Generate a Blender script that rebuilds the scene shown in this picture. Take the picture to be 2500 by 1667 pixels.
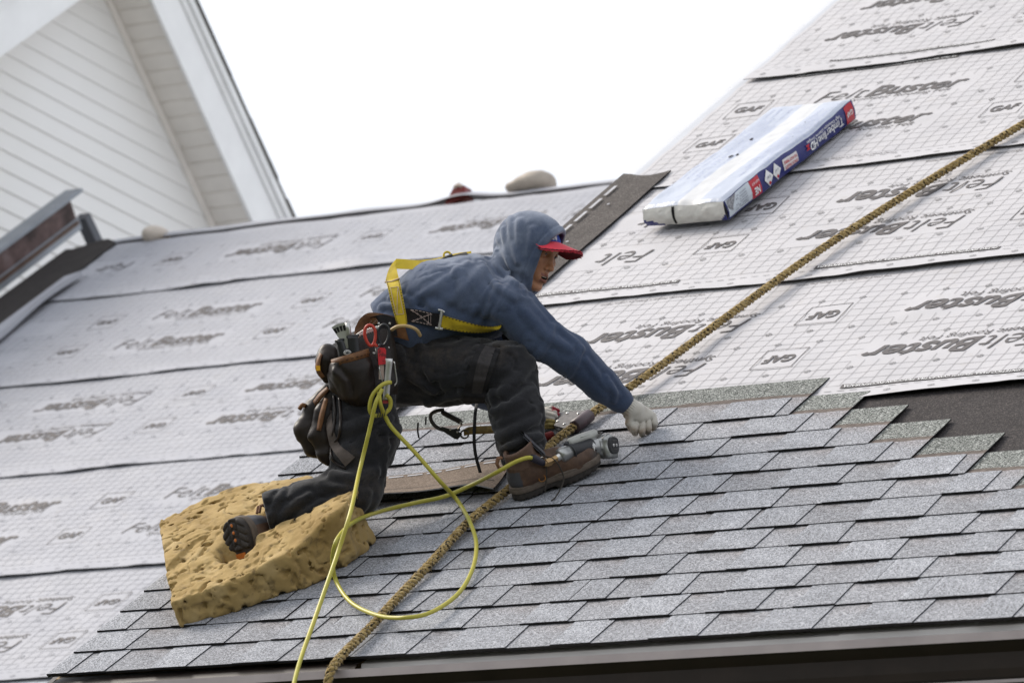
import bpy, math, random
import numpy as np
from mathutils import Vector, Matrix

for o in list(bpy.data.objects):
    bpy.data.objects.remove(o)
SC = bpy.context.scene
COL = SC.collection
rng = random.Random(7)
nrng = np.random.RandomState(11)

# ------------------------------------------------------------------ camera, sky, sun, exposure
TH = math.radians(39.8)                      # 10-in-12 roof pitch
CT, ST = math.cos(TH), math.sin(TH)
# world: X along the eave, Y towards the house, Z up; origin at the near roof's lower left corner
# roof frame (u, v, w): u along the eave, v up the slope, w off the roof surface
FPX = 11758.7261
RV = np.array([1.90052224, 0.272174491, -0.591879326])
TV = np.array([-1.38953189, 1.01372763, 14.6257162])


def rodrigues(r):
    t = np.linalg.norm(r)
    k = r / t
    K = np.array([[0, -k[2], k[1]], [k[2], 0, -k[0]], [-k[1], k[0], 0]])
    return np.eye(3) + np.sin(t) * K + (1 - np.cos(t)) * K @ K


RC = rodrigues(RV)                            # roof frame -> lens frame (x right, y down, z forward)
CAMR = -RC.T @ TV                             # lens position in the roof frame
ROOF = np.array([[1, 0, 0], [0, CT, -ST], [0, ST, CT]])


def W(q):
    return np.asarray(q, float) @ ROOF.T


XC, YC, ZC = W(RC[0]), -W(RC[1]), -W(RC[2])
CAMW = W(CAMR)
cam = bpy.data.cameras.new('camera')
cam.sensor_width = 36.0
cam.lens = FPX / 2500 * 36.0
cam.clip_start = 0.5
cam.clip_end = 2000
cam.dof.use_dof = True
cam.dof.focus_distance = 14.95
cam.dof.aperture_fstop = 5.6
camo = bpy.data.objects.new('camera', cam)
COL.objects.link(camo)
M = Matrix.Identity(4)
for i in range(3):
    M[i][0], M[i][1], M[i][2], M[i][3] = XC[i], YC[i], ZC[i], CAMW[i]
camo.matrix_world = M
SC.camera = camo

# soft low sun behind a thin overcast, from the left and behind the roofs
s = XC * -0.60 + YC * 0.58 + ZC * -0.52
s /= np.linalg.norm(s)
SUN_EL = math.asin(s[2])
SUN_AZ = math.atan2(s[0], s[1])
world = bpy.data.worlds.new('World')
SC.world = world
world.use_nodes = True
wt = world.node_tree
wt.nodes.clear()
sky = wt.nodes.new('ShaderNodeTexSky')
sky.sky_type = 'NISHITA'
sky.sun_disc = False
sky.sun_elevation = SUN_EL
sky.sun_rotation = SUN_AZ
sky.dust_density = 4.0
hsv = wt.nodes.new('ShaderNodeHueSaturation')
hsv.inputs['Saturation'].default_value = 0.35
cloud = wt.nodes.new('ShaderNodeMix')
cloud.data_type = 'RGBA'
cloud.inputs[0].default_value = 0.78
cloud.inputs[7].default_value = (7.0, 7.3, 7.85, 1)        # even cloud cover
bg = wt.nodes.new('ShaderNodeBackground')
bg.inputs['Strength'].default_value = 0.062
wo = wt.nodes.new('ShaderNodeOutputWorld')
wt.links.new(sky.outputs[0], hsv.inputs['Color'])
wt.links.new(hsv.outputs[0], cloud.inputs[6])
wt.links.new(cloud.outputs[2], bg.inputs['Color'])
wt.links.new(bg.outputs[0], wo.inputs['Surface'])
sun = bpy.data.lights.new('sun', 'SUN')
sun.energy = 1.5
sun.angle = math.radians(26)
sun.color = (1.0, 0.92, 0.82)
suno = bpy.data.objects.new('sun', sun)
COL.objects.link(suno)
suno.rotation_euler = Vector(s.tolist()).to_track_quat('Z', 'Y').to_euler()
SC.view_settings.view_transform = 'Standard'
SC.view_settings.look = 'None'
SC.view_settings.exposure = 1.42
SC.view_settings.gamma = 1.0
SC.view_settings.use_curve_mapping = False

# ------------------------------------------------------------------ measuring
def at_plane(px, py, w=0.0):
    """roof-frame point that a point of the photograph (2500 px wide) shows if it lies w metres off the near roof"""
    d = RC.T @ np.array([(px - 1250) / FPX, (py - 833.5) / FPX, 1])
    return CAMR + (w - CAMR[2]) / d[2] * d


def at_u(px, py, u):
    d = RC.T @ np.array([(px - 1250) / FPX, (py - 833.5) / FPX, 1])
    return W(CAMR + (u - CAMR[0]) / d[0] * d)


# worker frame: 1 unit = KP metres, x to the worker's front, y down, z to his right side
D0 = 15.05
KP = D0 / FPX
O0 = CAMW + D0 * (XC * ((1050 - 1250) / FPX) - YC * ((900 - 833.5) / FPX) - ZC)


def PW(p):
    p = np.asarray(p, float)
    return O0 + KP * ((p[..., 0:1] - 1050) * XC - (p[..., 1:2] - 900) * YC + p[..., 2:3] * ZC)


def WP(q):
    r = (np.asarray(q, float) - O0) / KP
    return np.stack([1050 + r @ XC, 900 - r @ YC, r @ ZC], -1)


# ------------------------------------------------------------------ objects
def tag(o, label=None, cat=None, group=None, kind=None):
    if label: o['label'] = label
    if cat: o['category'] = cat
    if group: o['group'] = group
    if kind: o['kind'] = kind
    return o


def thing(name, loc, label, cat, group=None, kind=None):
    o = bpy.data.objects.new(name, None)
    o.empty_display_size = 0.1
    COL.objects.link(o)
    o.location = [float(a) for a in loc]
    return tag(o, label, cat, group, kind)


def base_of(o):
    b = Vector((0, 0, 0))
    while o is not None:
        b += o.location
        o = o.parent
    return np.array(b)


def mk(name, v, f, mats, parent=None, smooth=False, mi=None, loc=None, attr=None):
    """mesh object from world coordinates"""
    v = np.asarray(v, float)
    if parent is not None:
        org = base_of(parent)
        off = np.zeros(3)
    else:
        org = np.asarray(loc, float) if loc is not None else np.array([(v[:, 0].min() + v[:, 0].max()) / 2, (v[:, 1].min() + v[:, 1].max()) / 2, v[:, 2].min()])
        off = org
    me = bpy.data.meshes.new(name)
    fl = f.tolist() if isinstance(f, np.ndarray) else f
    me.from_pydata((v - org).tolist(), [], fl)
    for m in (mats if isinstance(mats, (list, tuple)) else [mats]):
        me.materials.append(m)
    if mi is not None:
        me.polygons.foreach_set('material_index', np.asarray(mi, dtype=np.int32))
    if smooth:
        me.polygons.foreach_set('use_smooth', np.ones(len(me.polygons), dtype=bool))
    if attr is not None:
        for an, av in attr.items():
            a = me.color_attributes.new(an, 'FLOAT_COLOR', 'POINT')
            c = np.ones((len(v), 4), np.float32)
            c[:, :3] = av
            a.data.foreach_set('color', c.ravel())
    me.update()
    o = bpy.data.objects.new(name, me)
    COL.objects.link(o)
    if parent is not None:
        o.parent = parent
    else:
        o.location = off.tolist()
    return o


class MB:
    def __init__(s):
        s.v, s.f, s.m, s.n = [], [], [], 0

    def add(s, v, f, m=0):
        v = np.asarray(v, float).reshape(-1, 3)
        s.v.append(v)
        for a in f:
            s.f.append([int(i) + s.n for i in a])
            s.m.append(m)
        s.n += len(v)
        return s

    def box(s, lo, hi, T=None, m=0):
        x0, y0, z0 = lo
        x1, y1, z1 = hi
        v = np.array([[x0, y0, z0], [x1, y0, z0], [x1, y1, z0], [x0, y1, z0], [x0, y0, z1], [x1, y0, z1], [x1, y1, z1], [x0, y1, z1]], float)
        if T is not None: v = T(v)
        return s.add(v, [(0, 3, 2, 1), (4, 5, 6, 7), (0, 1, 5, 4), (1, 2, 6, 5), (2, 3, 7, 6), (3, 0, 4, 7)], m)

    def tube(s, pts, r, n=8, m=0, cap=True, closed=False):
        pts = np.asarray(pts, float)
        N = len(pts)
        r = np.broadcast_to(np.asarray(r, float), (N,))
        if closed:
            t = np.roll(pts, -1, 0) - np.roll(pts, 1, 0)
        else:
            t = np.gradient(pts, axis=0)
        t /= np.linalg.norm(t, axis=1)[:, None] + 1e-12
        a = np.array([0, 0, 1.0]) if abs(t[0][2]) < 0.9 else np.array([1.0, 0, 0])
        nn = []
        cur = np.cross(t[0], a)
        for i in range(N):
            cur = cur - t[i] * (cur @ t[i])
            cur /= np.linalg.norm(cur) + 1e-12
            nn.append(cur.copy())
        nn = np.array(nn)
        bb = np.cross(t, nn)
        ang = np.arange(n) / n * 2 * np.pi
        v = pts[:, None] + r[:, None, None] * (np.cos(ang)[None, :, None] * nn[:, None] + np.sin(ang)[None, :, None] * bb[:, None])
        f = []
        for i in range(N if closed else N - 1):
            k = (i + 1) % N
            for j in range(n):
                j2 = (j + 1) % n
                f.append((i * n + j, i * n + j2, k * n + j2, k * n + j))
        if cap and not closed:
            f.append(tuple(range(n - 1, -1, -1)))
            f.append(tuple((N - 1) * n + j for j in range(n)))
        return s.add(v.reshape(-1, 3), f, m)

    def lathe(s, c, ax, prof, n=14, m=0, sq=None):
        """prof: (distance along ax, radius)"""
        c, ax = np.asarray(c, float), np.asarray(ax, float)
        ax = ax / np.linalg.norm(ax)
        a = np.cross(ax, [0.3, 0.2, 0.93]); a /= np.linalg.norm(a)
        b = np.cross(ax, a)
        ang = np.arange(n) / n * 2 * np.pi
        v = []
        for d, r in prof:
            v.append(c + ax * d + r * (np.cos(ang)[:, None] * a + np.sin(ang)[:, None] * b))
        v = np.concatenate(v)
        f = []
        for i in range(len(prof) - 1):
            for j in range(n):
                j2 = (j + 1) % n
                f.append((i * n + j, i * n + j2, (i + 1) * n + j2, (i + 1) * n + j))
        f.append(tuple(range(n - 1, -1, -1)))
        f.append(tuple((len(prof) - 1) * n + j for j in range(n)))
        return s.add(v, f, m)

    def strip(s, A, B, th, m=0, nrm=None):
        """band between two edge lines A and B with a thickness"""
        A, B = np.asarray(A, float), np.asarray(B, float)
        t = np.gradient((A + B) / 2, axis=0)
        if nrm is None:
            nrm = np.cross(B - A, t)
            nrm /= np.linalg.norm(nrm, axis=1)[:, None] + 1e-12
        N = len(A)
        v = np.concatenate([A, B, B - nrm * th, A - nrm * th])
        f = []
        for i in range(N - 1):
            for q in range(4):
                q2 = (q + 1) % 4
                f.append((q * N + i, q2 * N + i, q2 * N + i + 1, q * N + i + 1))
        f.append((0, 3 * N, 2 * N, N))
        f.append((N - 1, 2 * N - 1, 3 * N - 1, 4 * N - 1))
        return s.add(v, f, m)

    def grid(s, V, m=0, closed=False):
        R, C = V.shape[:2]
        f = []
        for i in range(R - 1):
            for j in range(C if closed else C - 1):
                j2 = (j + 1) % C
                f.append((i * C + j, i * C + j2, (i + 1) * C + j2, (i + 1) * C + j))
        return s.add(V.reshape(-1, 3), f, m)

    def build(s, name, mats, parent=None, smooth=False, loc=None):
        return mk(name, np.concatenate(s.v), s.f, mats, parent, smooth, s.m, loc)


def spline(pts, n):
    """Catmull-Rom through pts, n samples"""
    p = np.asarray(pts, float)
    p = np.concatenate([[2 * p[0] - p[1]], p, [2 * p[-1] - p[-2]]])
    L = len(p) - 3
    t = np.linspace(0, L - 1e-6, n)
    i = t.astype(int)
    u = (t - i)[:, None]
    a, b, c, d = p[i], p[i + 1], p[i + 2], p[i + 3]
    return 0.5 * (2 * b + (c - a) * u + (2 * a - 5 * b + 4 * c - d) * u ** 2 + (3 * b - a - 3 * c + d) * u ** 3)


# ------------------------------------------------------------------ noise
def vnoise(P):
    P = np.asarray(P, np.float32)
    i = np.floor(P).astype(np.int64)
    f = P - i
    f = f * f * (3 - 2 * f)

    def h(x, y, z):
        n = (x * 374761393 + y * 668265263 + z * 2147483647 * 3) & 0xffffffff
        n = ((n ^ (n >> 13)) * 1274126177) & 0xffffffff
        n = ((n ^ (n >> 16)) * 2246822519) & 0xffffffff
        return ((n ^ (n >> 15)) & 0xffff).astype(np.float32) / 65535.0
    x, y, z = i[..., 0], i[..., 1], i[..., 2]
    fx, fy, fz = f[..., 0], f[..., 1], f[..., 2]
    r = 0
    for dx in (0, 1):
        for dy in (0, 1):
            for dz in (0, 1):
                r = r + h(x + dx, y + dy, z + dz) * (fx if dx else 1 - fx) * (fy if dy else 1 - fy) * (fz if dz else 1 - fz)
    return r


def fbm(P, o=3):
    r, a, t = 0, 1.0, 0
    for k in range(o):
        r = r + a * vnoise(P * (2 ** k) + 17.3 * k)
        t += a
        a *= 0.5
    return r / t


# ------------------------------------------------------------------ materials
class NT:
    def __init__(s, name, rough=0.6, spec=0.3, metal=0.0, sheen=0.0):
        s.m = bpy.data.materials.new(name)
        s.m.use_nodes = True
        s.t = s.m.node_tree
        s.b = s.t.nodes['Principled BSDF']
        s.b.inputs['Roughness'].default_value = rough
        s.b.inputs['Specular IOR Level'].default_value = spec
        s.b.inputs['Metallic'].default_value = metal
        if sheen:
            s.b.inputs['Sheen Weight'].default_value = sheen
            s.b.inputs['Sheen Roughness'].default_value = 0.5
        s.tc = s.t.nodes.new('ShaderNodeTexCoord').outputs['Object']

    def n(s, typ, **k):
        x = s.t.nodes.new(typ)
        for a, b in k.items(): setattr(x, a, b)
        return x

    def l(s, a, b): s.t.links.new(a, b)

    def noise(s, scale, detail=3, rough=0.55, vec=None, dist=0.0):
        x = s.n('ShaderNodeTexNoise')
        x.inputs['Scale'].default_value = scale
        x.inputs['Detail'].default_value = detail
        x.inputs['Roughness'].default_value = rough
        x.inputs['Distortion'].default_value = dist
        s.l(vec if vec is not None else s.tc, x.inputs['Vector'])
        return x.outputs['Fac']

    def cells(s, scale):
        x = s.n('ShaderNodeTexVoronoi')
        x.inputs['Scale'].default_value = scale
        s.l(s.tc, x.inputs['Vector'])
        y = s.n('ShaderNodeSeparateColor')
        s.l(x.outputs['Color'], y.inputs[0])
        return y.outputs[0]

    def stretch(s, sc):
        x = s.n('ShaderNodeMapping')
        x.inputs['Scale'].default_value = sc
        s.l(s.tc, x.inputs['Vector'])
        return x.outputs['Vector']

    def ramp(s, fac, stops, interp='LINEAR'):
        x = s.n('ShaderNodeValToRGB')
        x.color_ramp.interpolation = interp
        e = x.color_ramp.elements
        while len(e) < len(stops): e.new(0.5)
        for a, (p, c) in zip(e, stops):
            a.position = p
            a.color = (c[0], c[1], c[2], 1) if hasattr(c, '__len__') else (c, c, c, 1)
        s.l(fac, x.inputs[0])
        return x.outputs['Color']

    def mix(s, fac, a, b, mode='MIX'):
        x = s.n('ShaderNodeMix')
        x.data_type = 'RGBA'
        x.blend_type = mode
        for v, i in ((fac, 0), (a, 6), (b, 7)):
            if hasattr(v, 'is_linked'): s.l(v, x.inputs[i])
            elif hasattr(v, '__len__'): x.inputs[i].default_value = (v[0], v[1], v[2], 1)
            else: x.inputs[i].default_value = v
        return x.outputs[2]

    def math(s, op, a, b=0.0):
        x = s.n('ShaderNodeMath', operation=op)
        for v, i in ((a, 0), (b, 1)):
            if hasattr(v, 'is_linked'): s.l(v, x.inputs[i])
            else: x.inputs[i].default_value = v
        return x.outputs[0]

    def xyz(s):
        x = s.n('ShaderNodeSeparateXYZ')
        s.l(s.tc, x.inputs[0])
        return x.outputs

    def attr(s, name):
        return s.n('ShaderNodeVertexColor', layer_name=name).outputs['Color']

    def rand(s):
        return s.n('ShaderNodeObjectInfo').outputs['Random']

    def bump(s, h, strength=0.3, dist=0.002):
        x = s.n('ShaderNodeBump')
        x.inputs['Strength'].default_value = strength
        x.inputs['Distance'].default_value = dist
        s.l(h, x.inputs['Height'])
        s.l(x.outputs[0], s.b.inputs['Normal'])

    def col(s, c):
        if hasattr(c, 'is_linked'): s.l(c, s.b.inputs['Base Color'])
        else: s.b.inputs['Base Color'].default_value = (c[0], c[1], c[2], 1)
        return s.m

    def rgh(s, c): s.l(c, s.b.inputs['Roughness'])


def plain(name, c, rough=0.6, var=0.25, scale=40, metal=0.0, spec=0.3, bump=0.0, sheen=0.0):
    t = NT(name, rough, spec, metal, sheen)
    f = t.noise(scale, 4)
    lo = [a * (1 - var) for a in c]
    hi = [min(1, a * (1 + var)) for a in c]
    if bump: t.bump(f, bump)
    return t.col(t.ramp(f, [(0.3, lo), (0.7, hi)]))


def granules(name, base, dark, light, zone=False, objvar=0.10):
    t = NT(name, 0.9, 0.2)
    g = t.cells(300)
    c = t.ramp(g, [(0.0, dark), (0.28, [a * 0.72 for a in base]), (0.5, base), (0.78, [a * 1.12 for a in base]), (1.0, light)])
    blot = t.noise(9, 3)
    c = t.mix(1.0, c, t.ramp(blot, [(0.3, 0.86), (0.7, 1.08)]), 'MULTIPLY')
    if zone:
        y = t.xyz()[1]
        wob = t.math('ADD', y, t.math('MULTIPLY', t.math('SUBTRACT', t.noise(14, 2), 0.5), 0.03))
        br = t.ramp(t.noise(5, 2), [(0.42, 0.0), (0.62, 1.0)])
        bandb = t.ramp(t.math('MULTIPLY', wob, 3.0), [(0.20, 0.0), (0.40, 0.55), (0.44, 0.55)])
        c = t.mix(t.math('MULTIPLY', br, bandb), c, t.mix(1.0, c, (0.86, 0.74, 0.66), 'MULTIPLY'))
        z2 = t.math('GREATER_THAN', wob, 0.150)
        nail = t.ramp(t.noise(60, 3), [(0.3, (0.085, 0.068, 0.060)), (0.7, (0.16, 0.135, 0.12))])
        c = t.mix(z2, c, nail)
        z3 = t.math('GREATER_THAN', wob, 0.180)
        top = t.ramp(g, [(0.0, (0.02, 0.022, 0.020)), (0.35, (0.105, 0.112, 0.104)), (0.65, (0.185, 0.195, 0.182)), (1.0, (0.44, 0.45, 0.43))])
        c = t.mix(z3, c, top)
    rv = t.ramp(t.rand(), [(0.0, 1 - objvar), (1.0, 1 + objvar * 0.6)])
    c = t.mix(1.0, c, rv, 'MULTIPLY')
    t.bump(g, 0.5, 0.002)
    return t.col(c)


M_SHING = granules('shingle_granules', (0.265, 0.27, 0.29), (0.10, 0.10, 0.108), (0.48, 0.485, 0.51), zone=True)
M_TAB = granules('tab_granules', (0.295, 0.305, 0.33), (0.115, 0.115, 0.123), (0.52, 0.525, 0.56), objvar=0.14)
M_ASPH = plain('asphalt_edge', (0.012, 0.011, 0.011), 0.9, 0.4, 120)
M_DARKSTRIP = granules('starter_granules', (0.085, 0.075, 0.070), (0.05, 0.045, 0.042), (0.16, 0.145, 0.135))
M_BACK = granules('shingle_back', (0.20, 0.155, 0.12), (0.14, 0.105, 0.08), (0.29, 0.23, 0.185))
M_MEMB = granules('ice_barrier_granules', (0.045, 0.040, 0.040), (0.022, 0.020, 0.020), (0.10, 0.085, 0.08))
M_SEAL = plain('sealant_white', (0.36, 0.36, 0.38), 0.5, 0.2, 60)


def felt_mat(name, c):
    t = NT(name, 0.55, 0.35)
    n = t.noise(3.5, 4)
    d = t.noise(16, 4, 0.6)
    k = t.ramp(n, [(0.3, [a * 0.93 for a in c]), (0.7, c)])
    stain = t.ramp(d, [(0.60, 0.0), (0.74, 0.35)])
    k = t.mix(stain, k, (c[0] * 0.80, c[1] * 0.75, c[2] * 0.66))
    t.bump(t.noise(420, 2), 0.12, 0.001)
    return t.col(k)


M_FELT = felt_mat('felt_white', (0.455, 0.445, 0.46))
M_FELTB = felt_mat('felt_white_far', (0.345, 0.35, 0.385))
M_INK = plain('ink_grey', (0.085, 0.076, 0.076), 0.6, 0.15, 30)
M_INKL = plain('ink_line', (0.215, 0.21, 0.215), 0.6, 0.2, 12)
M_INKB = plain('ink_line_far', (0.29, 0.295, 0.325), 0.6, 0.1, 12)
M_WHITE = plain('white_print', (0.80, 0.80, 0.80), 0.5, 0.05, 30)
M_UNDER = plain('felt_underside', (0.26, 0.25, 0.245), 0.7, 0.2, 30)
M_DECK = plain('deck_board', (0.35, 0.26, 0.16), 0.8, 0.25, 12)
M_BROWN = plain('brown_paint', (0.028, 0.020, 0.016), 0.45, 0.25, 14, spec=0.4)
M_GUTTER = plain('brown_gutter', (0.022, 0.015, 0.011), 0.5, 0.2, 8, spec=0.2)
M_LIPSHEEN = plain('gutter_lip_sheen', (0.29, 0.25, 0.245), 0.4, 0.12, 8, spec=0.5)  # sky sheen on the brown metal, put into the base colour
M_FLASH = plain('white_flashing', (0.46, 0.44, 0.42), 0.4, 0.06, 6, spec=0.5)

# ------------------------------------------------------------------ distance-field sculpting
def seg(P, a, b, ra, rb=None, zs=1.0):
    rb = ra if rb is None else rb
    a = np.asarray(a, np.float32); b = np.asarray(b, np.float32)
    pa, ba = P - a, b - a
    t = np.clip(pa @ ba / max(float(ba @ ba), 1e-9), 0, 1)
    d = pa - t[:, None] * ba
    if zs != 1.0: d = d * np.array([1, 1, zs], np.float32)
    return np.sqrt((d * d).sum(1)) - (ra + t * (rb - ra))


def ell(P, c, r, B=None):
    q = P - np.asarray(c, np.float32)
    if B is not None: q = q @ np.asarray(B, np.float32).T
    r = np.asarray(r, np.float32)
    k0 = np.sqrt(((q / r) ** 2).sum(1))
    k1 = np.sqrt(((q / (r * r)) ** 2).sum(1)) + 1e-9
    return k0 * (k0 - 1) / k1


def rbox(P, c, h, r, B=None):
    q = P - np.asarray(c, np.float32)
    if B is not None: q = q @ np.asarray(B, np.float32).T
    q = np.abs(q) - (np.asarray(h, np.float32) - r)
    return np.sqrt((np.maximum(q, 0) ** 2).sum(1)) + np.minimum(q.max(1), 0) - r


def smin(a, b, k):
    h = np.clip(0.5 + 0.5 * (b - a) / k, 0, 1)
    return b + (a - b) * h - k * h * (1 - h)


def smax(a, b, k):
    return -smin(-a, -b, k)


def chain(P, pts, k, zs=1.0):
    d = None
    for (a, ra), (b, rb) in zip(pts[:-1], pts[1:]):
        e = seg(P, a, b, ra, rb, zs)
        d = e if d is None else smin(d, e, k)
    return d


def polydist(P, pts):
    d = None
    for a, b in zip(pts[:-1], pts[1:]):
        e = seg(P, a, b, 0.0, 0.0)
        d = e if d is None else np.minimum(d, e)
    return d


def axis_steps(lo, hi, coarse, fine=None):
    """grid lines from lo to hi, finer inside fine=(a, b, step)"""
    if fine is None: return np.arange(lo, hi + coarse, coarse, dtype=np.float32)
    a, b, st = fine
    out = np.concatenate([np.arange(lo, a, coarse), np.arange(a, b, st), np.arange(b, hi + coarse, coarse)])
    return out.astype(np.float32)


def sculpt(f, xs, ys, zs, n=8):
    """surface nets over a sparse set of blocks; xs, ys, zs are the grid lines"""
    nx, ny, nz = [(len(a) - 1 + n - 1) // n for a in (xs, ys, zs)]

    def pad(a, nb):
        need = nb * n + 1 - len(a)
        return np.concatenate([a, a[-1] + (a[-1] - a[-2]) * np.arange(1, need + 1)]).astype(np.float32) if need > 0 else a[:nb * n + 1]
    xs, ys, zs = pad(xs, nx), pad(ys, ny), pad(zs, nz)
    lo = [a[:-1:n] for a in (xs, ys, zs)]
    hi = [a[n::n] for a in (xs, ys, zs)]
    c = [(l + h) / 2 for l, h in zip(lo, hi)]
    e = [(h - l) / 2 for l, h in zip(lo, hi)]
    BI = np.stack(np.meshgrid(np.arange(nx), np.arange(ny), np.arange(nz), indexing='ij'), -1).reshape(-1, 3)
    CP = np.stack([c[k][BI[:, k]] for k in range(3)], -1).astype(np.float32)
    rad = np.sqrt(sum(e[k][BI[:, k]] ** 2 for k in range(3)))
    dv = np.concatenate([f(CP[i:i + 200000]) for i in range(0, len(CP), 200000)])
    BI = BI[np.abs(dv) < rad * 1.7]
    m = n + 1
    loc = np.stack(np.meshgrid(np.arange(m), np.arange(m), np.arange(m), indexing='ij'), -1).reshape(-1, 3)
    G = [len(xs) + 1, len(ys) + 1, len(zs) + 1]
    key_l, pos_l, quad_l = [], [], []
    for b0 in range(0, len(BI), 400):
        bi = BI[b0:b0 + 400]
        gi = bi[:, None, :] * n + loc[None]
        P = np.stack([xs[gi[..., 0]], ys[gi[..., 1]], zs[gi[..., 2]]], -1).reshape(-1, 3)
        d = f(P).reshape(len(bi), m, m, m)
        P = P.reshape(len(bi), m, m, m, 3)
        g = gi.reshape(len(bi), m, m, m, 3)
        ins = d < 0
        cnt = 0
        for a in (0, 1):
            for b in (0, 1):
                for cc in (0, 1):
                    cnt = cnt + ins[:, a:n + a, b:n + b, cc:n + cc]
        act = (cnt > 0) & (cnt < 8)
        acc = np.zeros(act.shape + (3,), np.float32)
        w = np.zeros(act.shape, np.float32)
        for ax in range(3):
            for o1 in (0, 1):
                for o2 in (0, 1):
                    s0 = [slice(None)] + [slice(0, n)] * 3
                    s1 = [slice(None)] + [slice(0, n)] * 3
                    others = [k for k in range(3) if k != ax]
                    for k, ofs in zip(others, (o1, o2)):
                        s0[k + 1] = slice(ofs, n + ofs)
                        s1[k + 1] = slice(ofs, n + ofs)
                    s1[ax + 1] = slice(1, n + 1)
                    d0, d1 = d[tuple(s0)], d[tuple(s1)]
                    cr = (d0 < 0) != (d1 < 0)
                    t = np.where(cr, d0 / np.where(cr, d0 - d1, 1), 0)
                    acc += np.where(cr[..., None], P[tuple(s0)] * (1 - t[..., None]) + P[tuple(s1)] * t[..., None], 0)
                    w += cr
        kk = (g[:, :n, :n, :n, 0].astype(np.int64) * G[1] + g[:, :n, :n, :n, 1]) * G[2] + g[:, :n, :n, :n, 2]
        key_l.append(kk[act])
        pos_l.append(acc[act] / w[act][:, None])
        for ax in range(3):
            s0 = [slice(None)] + [slice(0, n)] * 3
            s1 = list(s0)
            s1[ax + 1] = slice(1, n + 1)
            i0, i1 = ins[tuple(s0)], ins[tuple(s1)]
            cr = i0 != i1
            gg = g[:, :n, :n, :n][cr].astype(np.int64)
            flip = i0[cr]
            b_, c_ = [(1, 2), (2, 0), (0, 1)][ax]
            q = []
            for db, dc in ((0, 0), (1, 0), (1, 1), (0, 1)):
                h = gg.copy()
                h[:, b_] -= db
                h[:, c_] -= dc
                q.append((h[:, 0] * G[1] + h[:, 1]) * G[2] + h[:, 2])
            q = np.stack(q, -1)
            q[~flip] = q[~flip][:, ::-1]
            quad_l.append(q)
    key = np.concatenate(key_l)
    pos = np.concatenate(pos_l)
    key, ix = np.unique(key, return_index=True)
    pos = pos[ix]
    Q = np.concatenate(quad_l)
    j = np.searchsorted(key, Q)
    j = np.clip(j, 0, len(key) - 1)
    ok = (key[j] == Q).all(1)
    return pos.astype(np.float64), j[ok][:, ::-1]


# ------------------------------------------------------------------ lettering
_txt = {}


def text_poly(s, bold=0.0, shear=0.0):
    """flat outline of a text: cap height 1, starts at x = 0; returns (xy, faces, width)"""
    k = (s, bold, shear)
    if k not in _txt:
        cu = bpy.data.curves.new('lettering', 'FONT')
        cu.body = s
        cu.size = 1.0
        cu.offset = bold
        cu.shear = shear
        cu.resolution_u = 3
        ob = bpy.data.objects.new('lettering', cu)
        COL.objects.link(ob)
        me = bpy.data.meshes.new_from_object(ob)
        v = np.array([x.co[:2] for x in me.vertices])
        f = [tuple(p.vertices) for p in me.polygons]
        bpy.data.objects.remove(ob)
        bpy.data.curves.remove(cu)
        bpy.data.meshes.remove(me)
        v[:, 0] -= v[:, 0].min()
        v /= 0.66
        _txt[k] = (v, f, v[:, 0].max())
    return _txt[k]


# ------------------------------------------------------------------ roof building blocks
def LW(q):
    return W(q)


WBASE = -1.6


def felt_height(seed, amp):
    def h(u, v):
        P = np.stack([u, v, np.full_like(u, seed * 3.7)], -1)
        a = (fbm(P * np.array([3.1, 7.5, 1]), 3) - 0.5) * 2.0
        b = (fbm(P * np.array([11, 17, 1]) + 5, 2) - 0.5) * 1.1
        return amp * (a + b)
    return h


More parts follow.
